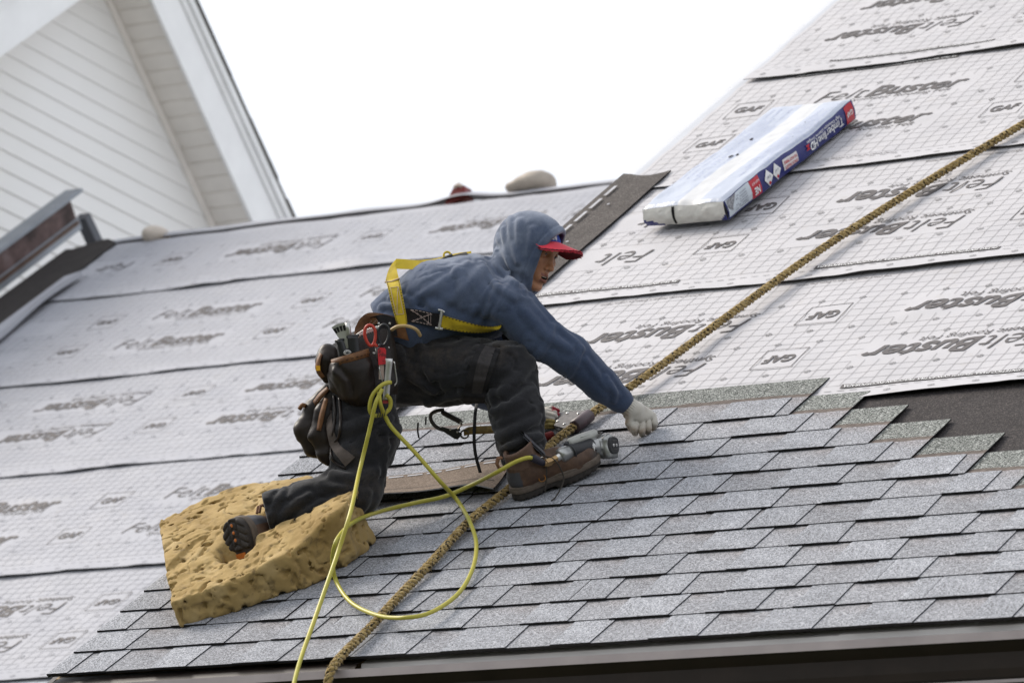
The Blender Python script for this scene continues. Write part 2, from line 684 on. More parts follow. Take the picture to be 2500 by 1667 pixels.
def felt_sheet(parent, name, u0, u1, v0, v1, w0, step, seed, mat, rows, tu, gu, amp=0.0058, bands=(), notes=(), lift=None, circles=True, gap=None):
    """one course of printed underlayment: rows = [(v of the row's lower edge, upright?)], tu = start of a row of logos, gu = start of a boxed mark"""
    hf = felt_height(seed, amp)
    PER = 1.2192
    wr = (w0 if w0 > -0.5 else w0 - WBASE) + 0.002      # laps were measured on the deck: follow the sheet's own height
    su, sv = 1.73 * wr, -2.93 * wr
    v0, v1 = v0 + sv, v1 + sv
    rows = [(a + sv, b_) for a, b_ in rows]
    tu, gu = tu + su, gu + su
    bands = [(a + su, b_ + sv, c_) for a, b_, c_ in bands]
    notes = [(a + su, b_ + sv, c_, d_) for a, b_, c_, d_ in notes]

    def H(u, v):
        z = w0 + hf(u, v) + 0.0065 * np.exp(-((v - v0) / 0.03) ** 2)
        if lift is not None: z = z + lift(u, v)
        return z
    us = np.arange(u0, u1 + step * 0.5, step)
    vs = np.linspace(v0, v1, max(2, int((v1 - v0) / step) + 1))
    U, V = np.meshgrid(us, vs, indexing='ij')
    edge = 0.006 * np.sin(U * 2.1 + seed) + 0.004 * np.sin(U * 5.3 + 2 * seed)
    V = V + edge * np.clip(1 - (V - v0) / 0.15, 0, 1)
    Z = H(U, V)
    n, m = U.shape
    top = np.stack([U, V, Z], -1)
    lowe = np.stack([us, V[:, 0] + 0.004, Z[:, 0] - 0.004], -1)
    b = MB()
    b.grid(LW(top))
    b.grid(LW(np.stack([lowe, top[:, 0]], 1)), 1)
    o = b.build(name, [mat, M_UNDER], parent, True)
    pr = MB()

    acc = []

    def put(xy, f, mi=0, ofs=0.0022):
        acc.append((xy, ofs))
        pr.add(np.zeros((len(xy), 3)), f, mi)

    def put_text(s, us_, vbase, capm, up, width=None, bold=0, shear=0, mi=0, ofs=0.0022):
        xy, f, wd = text_poly(s, bold, shear)
        sx = capm if width is None else width / wd
        x, y = xy[:, 0] * sx, xy[:, 1] * capm
        if up: put(np.stack([us_ + x, vbase + y], -1), f, mi, ofs)
        else: put(np.stack([us_ - x, vbase - y], -1), [a[::-1] for a in f][:0] or f, mi, ofs)
    zones = []
    for (vr, up) in rows:
        k0 = int(math.floor((u0 - tu) / PER)) - 1
        for k in range(k0, k0 + int((u1 - u0) / PER) + 4):
            a = tu + k * PER
            if a > u0 - 0.62 and a < u1:
                zones.append((a - 0.02, a + 0.66, vr - 0.012, vr + 0.165))
            g = gu + k * PER
            if g > u0 - 0.18 and g < u1:
                zones.append((g, g + 0.157, vr - 0.0, vr + 0.155))
    rowdone = set()

    def inside(u, v):
        for z in zones:
            if z[0] < u < z[1] and z[2] < v < z[3]: return True
        return False
    # logos
    for (vr, up) in rows:
        k0 = int(math.floor((u0 - tu) / PER)) - 1
        for k in range(k0, k0 + int((u1 - u0) / PER) + 4):
            a = tu + k * PER
            if a > u0 + 0.004 and a + 0.63 < u1:
                if up:
                    put_text('Felt', a, vr + 0.050, 0.100, True, 0.215, -0.010, 0.30)
                    put_text('Buster', a + 0.215, vr + 0.050, 0.098, True, 0.415, 0.027, 0.30)
                    put_text('Synthetic Roofing Felt', a + 0.16, vr + 0.010, 0.030, True, 0.43, -0.004, 0.2)
                else:
                    put_text('Felt', a + 0.63, vr + 0.104, 0.102, False, 0.215, -0.010, 0.30)
                    put_text('Buster', a + 0.63 - 0.215, vr + 0.104, 0.100, False, 0.415, 0.027, 0.30)
                    put_text('Synthetic', a + 0.640, vr + 0.155, 0.034, False, 0.20, 0.008, 0.2)
                    put_text('Roofing Felt', a + 0.425, vr + 0.155, 0.034, False, 0.26, -0.004, 0.2)
            elif a + 0.40 > u0 + 0.004 and a < u0 + 0.004 and not up:      # cut by the edge: only what is right of it
                put_text('Felt', a + 0.63, vr + 0.104, 0.102, False, 0.215, -0.010, 0.30)
            g = gu + k * PER
            if g > u0 + 0.004 and g + 0.16 < u1:
                t = 0.0035
                q0, q1 = vr, vr + 0.155
                for (a0, a1, b0, b1) in ((g, g + 0.155, q0, q0 + t), (g, g + 0.155, q1 - t, q1), (g, g + t, q0, q1), (g + 0.155 - t, g + 0.155, q0, q1)):
                    put(np.array([[a0, b0], [a1, b0], [a1, b1], [a0, b1]]), [(0, 1, 2, 3)])
                if up: put_text('GAF', g + 0.02, vr + 0.055, 0.050, True, 0.115, 0.035, 0.1)
                else: put_text('GAF', g + 0.135, vr + 0.10, 0.050, False, 0.115, 0.035, 0.1)
    # two-inch layout grid, left out under the logos
    G = 0.0508
    hw = 0.0008 if amp < 0.0066 else 0.0013
    gv = np.arange(v0 + 0.115, v1 - 0.03, G)
    guu = np.arange(u0 + 0.02, u1, G)
    for gu_ in guu:
        for i in range(len(gv) - 1):
            a, c_ = gv[i], gv[i + 1]
            if inside(gu_, (a + c_) / 2): continue
            mid = (a + c_) / 2
            put(np.array([[gu_ - hw, a], [gu_ + hw, a], [gu_ + hw, mid], [gu_ + hw, c_], [gu_ - hw, c_], [gu_ - hw, mid]]), [(0, 1, 2, 5), (5, 2, 3, 4)], 1, 0.0016)
    for v_ in gv:
        for i in range(len(guu) - 1):
            a, c_ = guu[i], guu[i + 1]
            if inside((a + c_) / 2, v_): continue
            put(np.array([[a, v_ - hw], [c_, v_ - hw], [c_, v_ + hw], [a, v_ + hw]]), [(0, 1, 2, 3)], 1, 0.0016)
    # fastener marks
    if circles:
        r0, r1 = 0.0085, 0.0115
        an = np.arange(12) / 12 * 2 * np.pi
        ring = [(i, (i + 1) % 12, 12 + (i + 1) % 12, 12 + i) for i in range(12)]
        rws = [v0 + 0.035] + [vr + dv for (vr, up) in rows for dv in (-0.055, -0.055 + 0.255)]
        done = []
        for ri, rv_ in enumerate(rws):
            if any(abs(rv_ - x) < 0.06 for x in done) or rv_ > v1 - 0.02: continue
            done.append(rv_)
            for cu in np.arange(u0 + 0.07 + (ri % 2) * 0.07, u1, 0.1524):
                if inside(cu, rv_): continue
                xy = np.concatenate([np.stack([cu + r * np.cos(an), rv_ + r * np.sin(an)], -1) for r in (r0, r1)])
                put(xy, ring, 1)
                t = 0.0013
                put(np.array([[cu - r0, rv_ - t], [cu + r0, rv_ - t], [cu + r0, rv_ + t], [cu - r0, rv_ + t]]), [(0, 1, 2, 3)], 1)
                put(np.array([[cu - t, rv_ - r0], [cu + t, rv_ - r0], [cu + t, rv_ + r0], [cu - t, rv_ + r0]]), [(0, 1, 2, 3)], 1)
        # dashed lap line
        for a in np.arange(u0 + 0.01, u1 - 0.05, 0.045):
            put(np.array([[a, v0 + 0.078], [a + 0.026, v0 + 0.078], [a + 0.026, v0 + 0.081], [a, v0 + 0.081]]), [(0, 1, 2, 3)], 1)
    for (a, vv, ln) in bands:
        a0, a1 = max(a, u0 + 0.01), a + ln
        xs = np.linspace(a0, a1, 14)
        xy = np.concatenate([np.stack([xs, np.full(14, vv)], -1), np.stack([xs, np.full(14, vv + 0.025)], -1)])
        put(xy, [(i, i + 1, 15 + i, 14 + i) for i in range(13)], 0)
        if a >= u0: put_text('FILTRO SINTETICO PARA TECHOS CON EXTRA TRACCION INCORPORADA', a1 - 0.01, vv + 0.0195, 0.0145, False, ln - 0.02, 0.004, 0.15, 2, 0.0034)
    for (a, vv, s_, up) in notes:
        if up: put_text(s_, a, vv, 0.0115, True, None, 0.004, 0.1)
        else: put_text(s_, a, vv, 0.0115, False, None, 0.004, 0.1)
    xy = np.concatenate([a for a, _ in acc])
    of = np.concatenate([np.full(len(a), c_) for a, c_ in acc])
    u, v = xy[:, 0], xy[:, 1]
    v = v + (0.006 * np.sin(u * 2.1 + seed) + 0.004 * np.sin(u * 5.3 + 2 * seed)) * np.clip(1 - (v - v0) / 0.15, 0, 1)
    pr.v = [LW(np.stack([u, v, H(u, v) + of], -1))]
    pr.build('printed_marks', [M_INK, M_INKL if mat is M_FELT else M_INKB, M_WHITE], o)['kind'] = 'stuff'
    return o


# ------------------------------------------------------------------ near house
GZ = -4.75
house = thing('house', (2.2, 3.0, GZ), 'near house with half shingled steep front roof, white printed felt and brown gutter', 'house')
# deck: a thick slab whose top lies a little under the roof surface
b = MB()
b.box((0.0, 0.0, -0.035), (5.6, 7.5, -0.012), LW)
b.build('roof_deck', M_DECK, house)
# walls and back slope
b = MB()
EY, EZ = 0.34, 0.34 * math.tan(TH) - 0.10
ry, rz = 7.5 * CT, 7.5 * ST
b.box((0.32, EY, GZ), (5.4, EY + 0.15, EZ - 0.05))
b.box((0.32, EY + 0.15, GZ), (0.47, 2 * ry - 0.6, EZ - 0.05))
v = np.array([[0.32, EY, EZ - 0.05], [0.32, 2 * ry - EY, EZ - 0.05], [0.32, ry, rz - 0.14], [0.47, EY, EZ - 0.05], [0.47, 2 * ry - EY, EZ - 0.05], [0.47, ry, rz - 0.14]])
b.add(v, [(0, 2, 1), (3, 4, 5), (0, 3, 5, 2), (2, 5, 4, 1), (1, 4, 3, 0)])
M_WALL = plain('white_siding', (0.72, 0.71, 0.70), 0.5, 0.05, 6, spec=0.4)
b.build('wall', M_WALL, house)
b = MB()
v = np.array([[0, ry, rz - 0.01], [5.6, ry, rz - 0.01], [5.6, 2 * ry, -0.01], [0, 2 * ry, -0.01]])
b.add(np.concatenate([v, v - [0, 0, 0.03]]), [(0, 1, 2, 3), (7, 6, 5, 4), (0, 3, 7, 4), (1, 5, 6, 2), (2, 6, 7, 3)])
b.build('back_slope', M_FELT, house)  # unseen slope, its pale felt picked for bounced light
# rake trim down the left edge, eave fascia and soffit
b = MB()
b.box((-0.022, -0.03, -0.20), (-0.001, 7.5, -0.014), LW)
b.build('rake_board', M_BROWN, house)
b = MB()
b.box((0.0, -0.002, -0.26), (5.6, 0.02, -0.045))
b.box((0.0, 0.02, -0.26), (5.6, 0.338, -0.243), m=1)
b.build('eave_board', [M_BROWN, plain('brown_soffit', (0.09, 0.05, 0.022), 0.5, 0.2, 10)], house)
# gutter along the eave: a bent sheet, the sky's reflection on its lips painted pale
def extrude_profile(b, prof, x0, x1, m=0, th=0.0015):
    p = np.array(prof, float)
    a = np.concatenate([np.full((len(p), 1), x0), p], 1)
    c_ = np.concatenate([np.full((len(p), 1), x1), p], 1)
    b.grid(np.stack([a, c_], 1), m)


b = MB()
GD = -0.034
prof = [(y, z + GD) for y, z in [(-0.004, -0.055), (-0.004, -0.163), (-0.07, -0.166), (-0.095, -0.150), (-0.100, -0.128), (-0.104, -0.085), (-0.128, -0.062), (-0.132, -0.060)]]
extrude_profile(b, prof, 0.02, 5.6)
lipz = -0.060 + GD
b.box((0.02, -0.136, lipz), (5.6, -0.128, lipz + 0.024), m=1)
b.box((0.02, -0.0985, -0.1675 + GD), (5.6, -0.0935, -0.1585 + GD), m=1)
b.build('gutter', [M_GUTTER, M_LIPSHEEN], house)
b = MB()
b.add(np.array([(0.02, y, z) for y, z in [(-0.006, -0.06 + GD)] + prof[1:]] + [(0.016, y, z) for y, z in [(-0.006, -0.06 + GD)] + prof[1:]]), [tuple(range(8)), tuple(range(15, 7, -1))])
b.build('gutter_end', M_GUTTER, house)
# white drip flashing over the gutter, from the rope to the right
b = MB()
A = np.array([(x, -0.010, -0.008) for x in (1.115, 2.35)])
fl = [(0.03, 0.010), (-0.014, -0.024), (-0.016, -0.040), (-0.080, -0.060), (-0.120, -0.074)]
extrude_profile(b, fl, 1.13, 2.72)
b.build('drip_flashing', M_FLASH, house)
b = MB()
extrude_profile(b, [(y, z + 0.0025) for y, z in fl], 2.70, 5.5)
b.build('drip_flashing', M_FLASH, house)
b = MB()
extrude_profile(b, [(0.01, -0.004), (-0.03, -0.03), (-0.045, -0.05)], 0.02, 1.125)
b.build('drip_flashing', M_BROWN, house)

# ice barrier under the shingles and above them on the right
b = MB()
us = np.linspace(0.0, 5.6, 57)
vs = np.linspace(0.01, 1.78, 12)
U, V = np.meshgrid(us, vs, indexing='ij')
b.grid(LW(np.stack([U, V, -0.008 + 0.003 * fbm(np.stack([U * 3, V * 3, U * 0], -1), 2)], -1)))
b.build('ice_barrier', M_MEMB, house, True)

# printed felt courses
N1 = 'Use ONLY Plastic Cap Nails or Plastic Cap Staples'
N2 = 'Use SOLO Puntillas Plasticas o Grapas De Cabeza Plastica'


def lift1(u, v):      # the lowest course curls off the deck to the right of the shingles
    return 0.009 * np.clip((u - 1.9) / 0.5, 0, 1) * np.exp(-((v - 1.684) / 0.07) ** 2)


felt_sheet(house, 'felt_sheet', 0.045, 5.55, 1.684, 2.87, 0.000, 0.022, 1, M_FELT, [(2.005, False), (2.363, False)], 0.636, 1.468, bands=[(1.90, 1.778, 0.70)] + [(3.12, 1.778, 0.70)], lift=lift1,
           notes=[(1.66, 2.752, N1, False), (0.95, 2.752, N2, False), (2.55, 2.752, N2, False)])
felt_sheet(house, 'felt_sheet', 0.040, 5.55, 2.800, 3.99, 0.007, 0.022, 2, M_FELT, [(3.155, False), (3.505, False)], 1.094, 0.706, bands=[(0.085, 2.893, 0.69), (1.304, 2.890, 0.69), (2.52, 2.890, 0.69)],
           notes=[(1.72, 3.872, N2, False), (2.5, 3.872, N1, False)], lift=lambda u, v: 0.006 * np.clip((u - 1.4) / 0.5, 0, 1) * np.exp(-((v - 2.80) / 0.06) ** 2))
felt_sheet(house, 'felt_sheet', 0.052, 5.55, 3.922, 5.14, 0.014, 0.022, 3, M_FELT, [(4.282, True), (4.637, True)], 0.486, 0.120, bands=[(0.25, 5.028, 0.70), (1.47, 5.028, 0.70)],
           notes=[(0.72, 4.012, N2, True), (1.62, 4.03, N1, True)])
felt_sheet(house, 'felt_sheet', 0.052, 5.55, 5.068, 6.27, 0.021, 0.022, 4, M_FELT, [(5.425, False), (5.78, False)], 0.181, 1.012, bands=[(0.345, 5.160, 0.70), (1.56, 5.160, 0.70)],
           lift=lambda u, v: 0.010 * np.exp(-((v - 5.07) / 0.06) ** 2) * (0.5 + 0.5 * np.sin(u * 6 + 0.6)))
felt_sheet(house, 'felt_sheet', 0.030, 5.55, 6.20, 7.45, 0.028, 0.05, 5, M_FELT, [(6.56, True)], 0.5, 0.1, circles=False)
# white rake flashing with the felt folded over it, above the starter strip
b = MB()
vs = np.linspace(4.02, 7.4, 40)
wob = 0.004 * np.sin(vs * 5)
Lg = [np.stack([np.full(40, x) + (wob if i else 0), vs, np.full(40, z)], -1) for i, (x, z) in enumerate([(-0.024, -0.03), (-0.027, 0.0060), (0.016, 0.0075), (0.066, 0.0085)])]
b.grid(LW(np.stack(Lg, 1)))
M_RAKEW = plain('rake_flashing_white', (0.42, 0.435, 0.47), 0.45, 0.06, 5, spec=0.4)
b.build('rake_flashing', M_RAKEW, house, True)

# ------------------------------------------------------------------ shingles
EXPO = 0.143
TILT = math.atan(0.0064 / EXPO)


def shingle(k, ua, ub, first):
    """one laminated shingle of course k between ua and ub, and its raised tabs"""
    L = ub - ua
    g = 0.0012
    jit = rng.uniform(-0.002, 0.002)
    rot = (TH - TILT, 0, rng.uniform(-0.0012, 0.0012))
    org = W((ua + 0.012, k * EXPO + jit - 0.022, 0.0185))
    n = max(2, int(L / 0.09))
    xs = np.linspace(g, L - g, n + 1)
    sag = [rng.uniform(-0.0011, 0.0011) for _ in xs]
    if k == 0: sag = [s_ + 0.004 * math.sin((ua + x) * 2.6 + 0.6) - 0.012 for s_, x in zip(sag, xs)]
    top, bot = [], []
    for x, s_ in zip(xs, sag):
        top += [(x, s_, 0.0), (x, EXPO, 0.0), (x, 0.315, 0.0)]
        bot += [(x, s_ + 0.001, -0.0090), (x, EXPO, -0.0045), (x, 0.315, -0.0045)]
    v = top + bot
    N = len(top)
    f, mi = [], []
    for i in range(n):
        for j in range(2):
            a = i * 3 + j
            f.append((a, a + 3, a + 4, a + 1)); mi.append(0)
        f.append((i * 3, N + i * 3, N + i * 3 + 3, i * 3 + 3)); mi.append(1)
    for e in (0, n):
        for j in range(2):
            a = e * 3 + j
            q = (a, a + 1, N + a + 1, N + a)
            f.append(q if e == 0 else q[::-1]); mi.append(1)
    f.append((0 + 2, n * 3 + 2, N + n * 3 + 2, N + 2)); mi.append(1)
    me = bpy.data.meshes.new('shingle')
    me.from_pydata(v, [], f)
    me.materials.append(M_SHING); me.materials.append(M_ASPH)
    me.polygons.foreach_set('material_index', mi)
    o = bpy.data.objects.new('shingle', me)
    COL.objects.link(o)
    o.parent = house
    o.location = [float(a) for a in org - base_of(house)]
    o.rotation_euler = rot
    # tabs
    x = rng.uniform(-0.10, 0.03) if not first else 0.0
    while x < L - 0.03:
        wd = rng.choice([0.13, 0.16, 0.19, 0.22])
        a, c_ = max(x, g), min(x + wd, L - g)
        if c_ - a > 0.03:
            sk0, sk1 = rng.uniform(-0.007, 0.007), rng.uniform(-0.007, 0.007)
            if a <= g: sk0 = 0
            if c_ >= L - g: sk1 = 0
            t = 0.0034
            dn = -0.0035 + rng.uniform(-0.0015, 0.0012)
            if k == 0: dn = min(sag) - 0.001
            hh = 0.148
            m_ = 3
            tv, bv = [], []
            for i in range(m_ + 1):
                q = i / m_
                wv = rng.uniform(-0.0012, 0.0012)
                tv.append((a + (c_ - a) * q, dn + wv, t)); bv.append((a + (c_ - a) * q, dn + wv, -0.004))
            for i in range(m_, -1, -1):
                q = i / m_
                xx = a + sk0 + (c_ - a + sk1 - sk0) * q
                tv.append((xx, hh, t)); bv.append((xx, hh, 0.0004))
            n2 = len(tv)
            ff = [tuple(range(n2))]
            mm = [0]
            for i in range(n2):
                j = (i + 1) % n2
                ff.append((i, n2 + i, n2 + j, j)); mm.append(1)
            me = bpy.data.meshes.new('shingle_tab')
            me.from_pydata(tv + bv, [], ff)
            me.materials.append(M_TAB); me.materials.append(M_ASPH)
            me.polygons.foreach_set('material_index', mm)
            t_ = bpy.data.objects.new('shingle_tab', me)
            COL.objects.link(t_)
            t_.parent = o
        x += wd + rng.choice([0.12, 0.15, 0.17, 0.20])
    return o


for k in range(12):
    end = {11: 1.815, 10: 2.022, 9: 2.217, 8: 2.422, 7: 2.66}.get(k, 2.66 + 0.205 * (7 - k))
    ub = end
    first = True
    while ub > 0.0:
        ua = max(ub - 1.0, -0.014)
        if ua < 0.06: ua = -0.014
        if ub - ua > 0.05 and ua < 3.7:
            shingle(k, ua, ub, first)
        first = False
        ub = ua if ua > 0 else -1

# dark starter strip along the upper left edge of the near roof
def starter(name, parent, u0, u1, v0, v1, w0, mat, dash_u=None, ragged=0.0, seed=0):
    b = MB()
    vs = np.linspace(v0, v1, 60)
    us = np.linspace(u0, u1, 7)
    U, V = np.meshgrid(us, vs, indexing='ij')
    if ragged:
        V = V + np.clip((V - v1 + 0.25) / 0.25, 0, 1) * ragged * np.sin((U - u0) * 19 + seed)
    Z = w0 + 0.006 * (fbm(np.stack([U * 4, V * 3, U * 0 + seed], -1), 2) - 0.5)
    T = np.stack([U, V, Z], -1)
    b.grid(LW(T))
    b.grid(LW(np.stack([T[0], T[0] - [0, 0, 0.006]], 0)), 1)
    b.grid(LW(np.stack([T[-1] - [0, 0, 0.006], T[-1]], 0)), 1)
    o = b.build(name, [mat, M_ASPH], parent, True)
    if dash_u is not None:
        d = MB()
        v = v0 + 0.02
        while v < v1 - 0.12:
            ln = 0.095
            A = np.array([(dash_u - 0.007, x, w0 + 0.0065) for x in np.linspace(v, v + ln, 4)])
            Bq = A + [0.014, 0, 0]
            d.grid(LW(np.stack([Bq, A], 0)))
            v += 0.125
        d.build('sealant_dashes', M_SEAL, o)
    return o


starter('starter_strip', house, -0.022, 0.197, 1.80, 4.04, 0.0215, M_DARKSTRIP, 0.025, 0.03, 2)
# roofing nails left in the strip
for (u_, v_) in ((0.09, 3.72), (0.10, 3.36), (0.13, 3.05)):
    b = MB()
    b.lathe(W((u_, v_, 0.026)), W((0, 0, 1)), [(0, 0.006), (0.002, 0.006), (0.0025, 0.003)], 8)
    b.build('nail_head', M_SEAL, house)

# loose strip lying on the shingles under the worker
b = MB()
C4 = [at_plane(845, 1178, 0.036), at_plane(1252, 1116, 0.036), at_plane(1200, 1178, 0.062), at_plane(835, 1216, 0.062)]
C4 = [np.array([c[0], c[1]]) for c in C4]


def LS(p, q, dw=0.0):
    """loose strip: p along (0 left .. 1 right), q down (0 upper edge .. 1 lower, curled edge)"""
    p, q = np.asarray(p, float), np.asarray(q, float)
    a_ = C4[0][None] * (1 - p[:, None]) + C4[1][None] * p[:, None]
    b_ = C4[3][None] * (1 - p[:, None]) + C4[2][None] * p[:, None]
    xy = a_ * (1 - q[:, None]) + b_ * q[:, None]
    w = 0.034 + 0.030 * q ** 2.2 + 0.003 * np.sin(p * 9) - 0.022 * np.clip((p - 0.86) / 0.14, 0, 1) * q
    return np.c_[xy, w + dw]


U, V = np.meshgrid(np.linspace(0, 1, 30), np.linspace(0, 1, 10), indexing='ij')
T = LS(U.ravel(), V.ravel()).reshape(30, 10, 3)
b.grid(LW(T)[:, ::-1])
b.grid(LW(T - [0, 0, 0.004]), 1)
b.grid(LW(np.stack([T[:, -1], T[:, -1] - [0, 0, 0.004]], 1)), 2)
b.grid(LW(np.stack([T[-1], T[-1] - [0, 0, 0.004]], 0)), 1)
lo = b.build('shingle_strip', [M_BACK, M_ASPH, M_SEAL], None, True)
tag(lo, 'loose brown shingle strip lying face down with dashed sealant line under the roofer', 'shingle strip')
d = MB()
for a in np.arange(0.03, 0.95, 0.115):
    x = np.linspace(a, a + 0.09, 4)
    d.grid(LW(np.stack([LS(x, x * 0 + 0.055, 0.0015), LS(x, x * 0 + 0.10, 0.0015)], 1)))
d.build('sealant_dashes', M_SEAL, lo)
d = MB()
x = np.linspace(0.02, 0.97, 20)
d.grid(LW(np.stack([LS(x, x * 0 + 0.70, 0.0012), LS(x, x * 0 + 0.715, 0.0012)], 1)))
d.build('fold_line', M_ASPH, lo)

# ------------------------------------------------------------------ far house: felted roof plane 1.6 m lower, and the gable behind it
WB = -1.6
far = thing('house', (-3.5, 8.0, GZ), 'far house with blurred white felted roof and white gable wall behind it', 'house')
b = MB()
b.box((-6.16, 2.3, WB - 0.05), (0.28, 8.74, WB - 0.012), LW)
b.build('roof_deck', M_DECK, far)
RB = [(3.434, 2), (4.505, 3), (5.652, 4), (6.80, 5), (7.97, 6)]
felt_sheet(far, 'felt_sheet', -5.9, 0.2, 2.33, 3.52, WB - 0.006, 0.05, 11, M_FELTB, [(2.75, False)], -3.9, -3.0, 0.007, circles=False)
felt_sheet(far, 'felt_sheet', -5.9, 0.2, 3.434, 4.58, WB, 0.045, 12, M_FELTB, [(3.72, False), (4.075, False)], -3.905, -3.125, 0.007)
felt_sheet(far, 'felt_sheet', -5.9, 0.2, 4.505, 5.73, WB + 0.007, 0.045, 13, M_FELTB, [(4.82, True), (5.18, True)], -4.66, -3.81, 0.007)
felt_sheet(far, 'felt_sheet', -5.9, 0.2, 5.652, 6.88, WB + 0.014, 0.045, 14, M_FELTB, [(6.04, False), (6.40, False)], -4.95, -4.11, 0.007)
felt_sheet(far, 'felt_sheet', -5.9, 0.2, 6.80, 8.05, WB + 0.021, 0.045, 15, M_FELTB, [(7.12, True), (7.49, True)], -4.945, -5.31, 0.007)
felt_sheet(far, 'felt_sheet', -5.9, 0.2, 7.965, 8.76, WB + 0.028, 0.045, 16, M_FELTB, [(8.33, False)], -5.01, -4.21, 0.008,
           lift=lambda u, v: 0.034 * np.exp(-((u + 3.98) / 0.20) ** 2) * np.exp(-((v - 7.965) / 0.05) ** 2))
# ridge roll and its lumps
b = MB()
us = np.linspace(-5.95, 0.2, 130)
rid = []
for a in np.linspace(-0.35, 0.5, 6):
    rid.append(np.stack([us, us * 0 + 8.755 + 0.09 * a - 0.03, WB + 0.034 - 0.10 * np.maximum(0, a - 0.1) ** 2 * 4 + 0.02 * (fbm(np.stack([us * 3, us * 0 + a, us * 0], -1), 2) - .5)
                         + 0.035 * np.exp(-((us + 3.75) / 0.16) ** 2)], -1))
b.grid(LW(np.stack(rid, 1)))
b.build('ridge_felt', M_FELTB, far, True)
starter('starter_strip', far, -6.20, -5.87, 6.6, 8.70, WB + 0.035, plain('far_starter', (0.030, 0.026, 0.025), 0.85, 0.2, 20), None, 0.05, 4)
b = MB()   # loose felt edge turned up beside the dark strip
vs = np.linspace(6.6, 8.17, 30)
A = np.stack([-5.88 + 0 * vs, vs, WB + 0.055 + 0 * vs], -1)
B_ = np.stack([-5.77 + 0.01 * np.sin(vs * 7), vs, WB + 0.075 + 0.01 * np.sin(vs * 5)], -1)
b.grid(LW(np.stack([A, B_, B_ - [0, 0, 0.03]], 1))[:, ::-1])
b.build('felt_flap', M_FELTB, far, True)
b = MB()
b.box((-6.18, 2.3, WB - 0.25), (-6.161, 8.74, WB + 0.02), LW)
b.build('rake_board', M_FLASH, far)
b = MB()
b.box((-5.9, 3.8, GZ), (0.3, 3.95, 1.0))
b.box((-5.9, 3.95, GZ), (-5.75, 12.2, 1.0))
b.build('wall', M_WALL, far)
b = MB()
ra, rb_ = W((-6.16, 8.74, WB - 0.02)), W((0.28, 8.74, WB - 0.02))
b.add([ra, rb_, rb_ + [0, 5, -4.1], ra + [0, 5, -4.1]], [(0, 1, 2, 3)])
b.build('back_slope', M_FELTB, far)  # unseen slope, its pale felt picked to bounce light onto the gable

# gable wall: lap siding, corner trim, soffit panels, bargeboards, shingle edge
UG = -7.0
apex = at_u(226, -86, UG)
rr = at_u(528, 569, UG)
ll = at_u(0, 75, UG)
dR = (rr - apex) / np.linalg.norm(rr - apex)
dL = (ll - apex) / np.linalg.norm(ll - apex)
M_SIDE = NT('vinyl_siding', 0.45, 0.4)
ns = M_SIDE.noise(0.9, 3)
M_SIDE = M_SIDE.col(M_SIDE.ramp(ns, [(0.3, (0.84, 0.83, 0.81)), (0.7, (0.88, 0.87, 0.86))]))
M_TRIMW = plain('white_trim', (0.90, 0.90, 0.90), 0.4, 0.04, 5, spec=0.4)
M_SOFF = plain('cream_soffit', (0.84, 0.80, 0.75), 0.5, 0.05, 6)
EXS = 0.1065
LEN_R, LEN_L = 4.3, 4.3
zbot = 1.2
i = 0
z = apex[2] - 0.02
wall_pieces = []
while z > zbot:
    z0 = z - EXS
    # half-width limits on each side at the course's top and bottom
    def lim(zz):
        tR = (zz - apex[2]) / dR[2]
        tL = (zz - apex[2]) / dL[2]
        return apex[1] + dL[1] * tL, apex[1] + dR[1] * tR
    a0, a1 = lim(z)
    c0, c1 = lim(z0)
    x1, x0 = UG - 0.002, UG + 0.007
    v = [(x1, a0, z), (x1, a1, z), (x0, c1, z0), (x0, c0, z0), (UG - 0.004, c1, z0), (UG - 0.004, c0, z0)]
    b = MB()
    b.add(v, [(0, 1, 2, 3)[::-1], (3, 2, 4, 5)[::-1]])
    b.build('siding_board', M_SIDE, far)
    z = z0
b = MB()
b.box((UG - 0.15, apex[1] - 4, GZ), (UG - 0.005, apex[1] + 4, zbot + 2.2))
b.build('gable_wall', M_WALL, far)
OV = 0.27      # overhang of the eaves along the slope
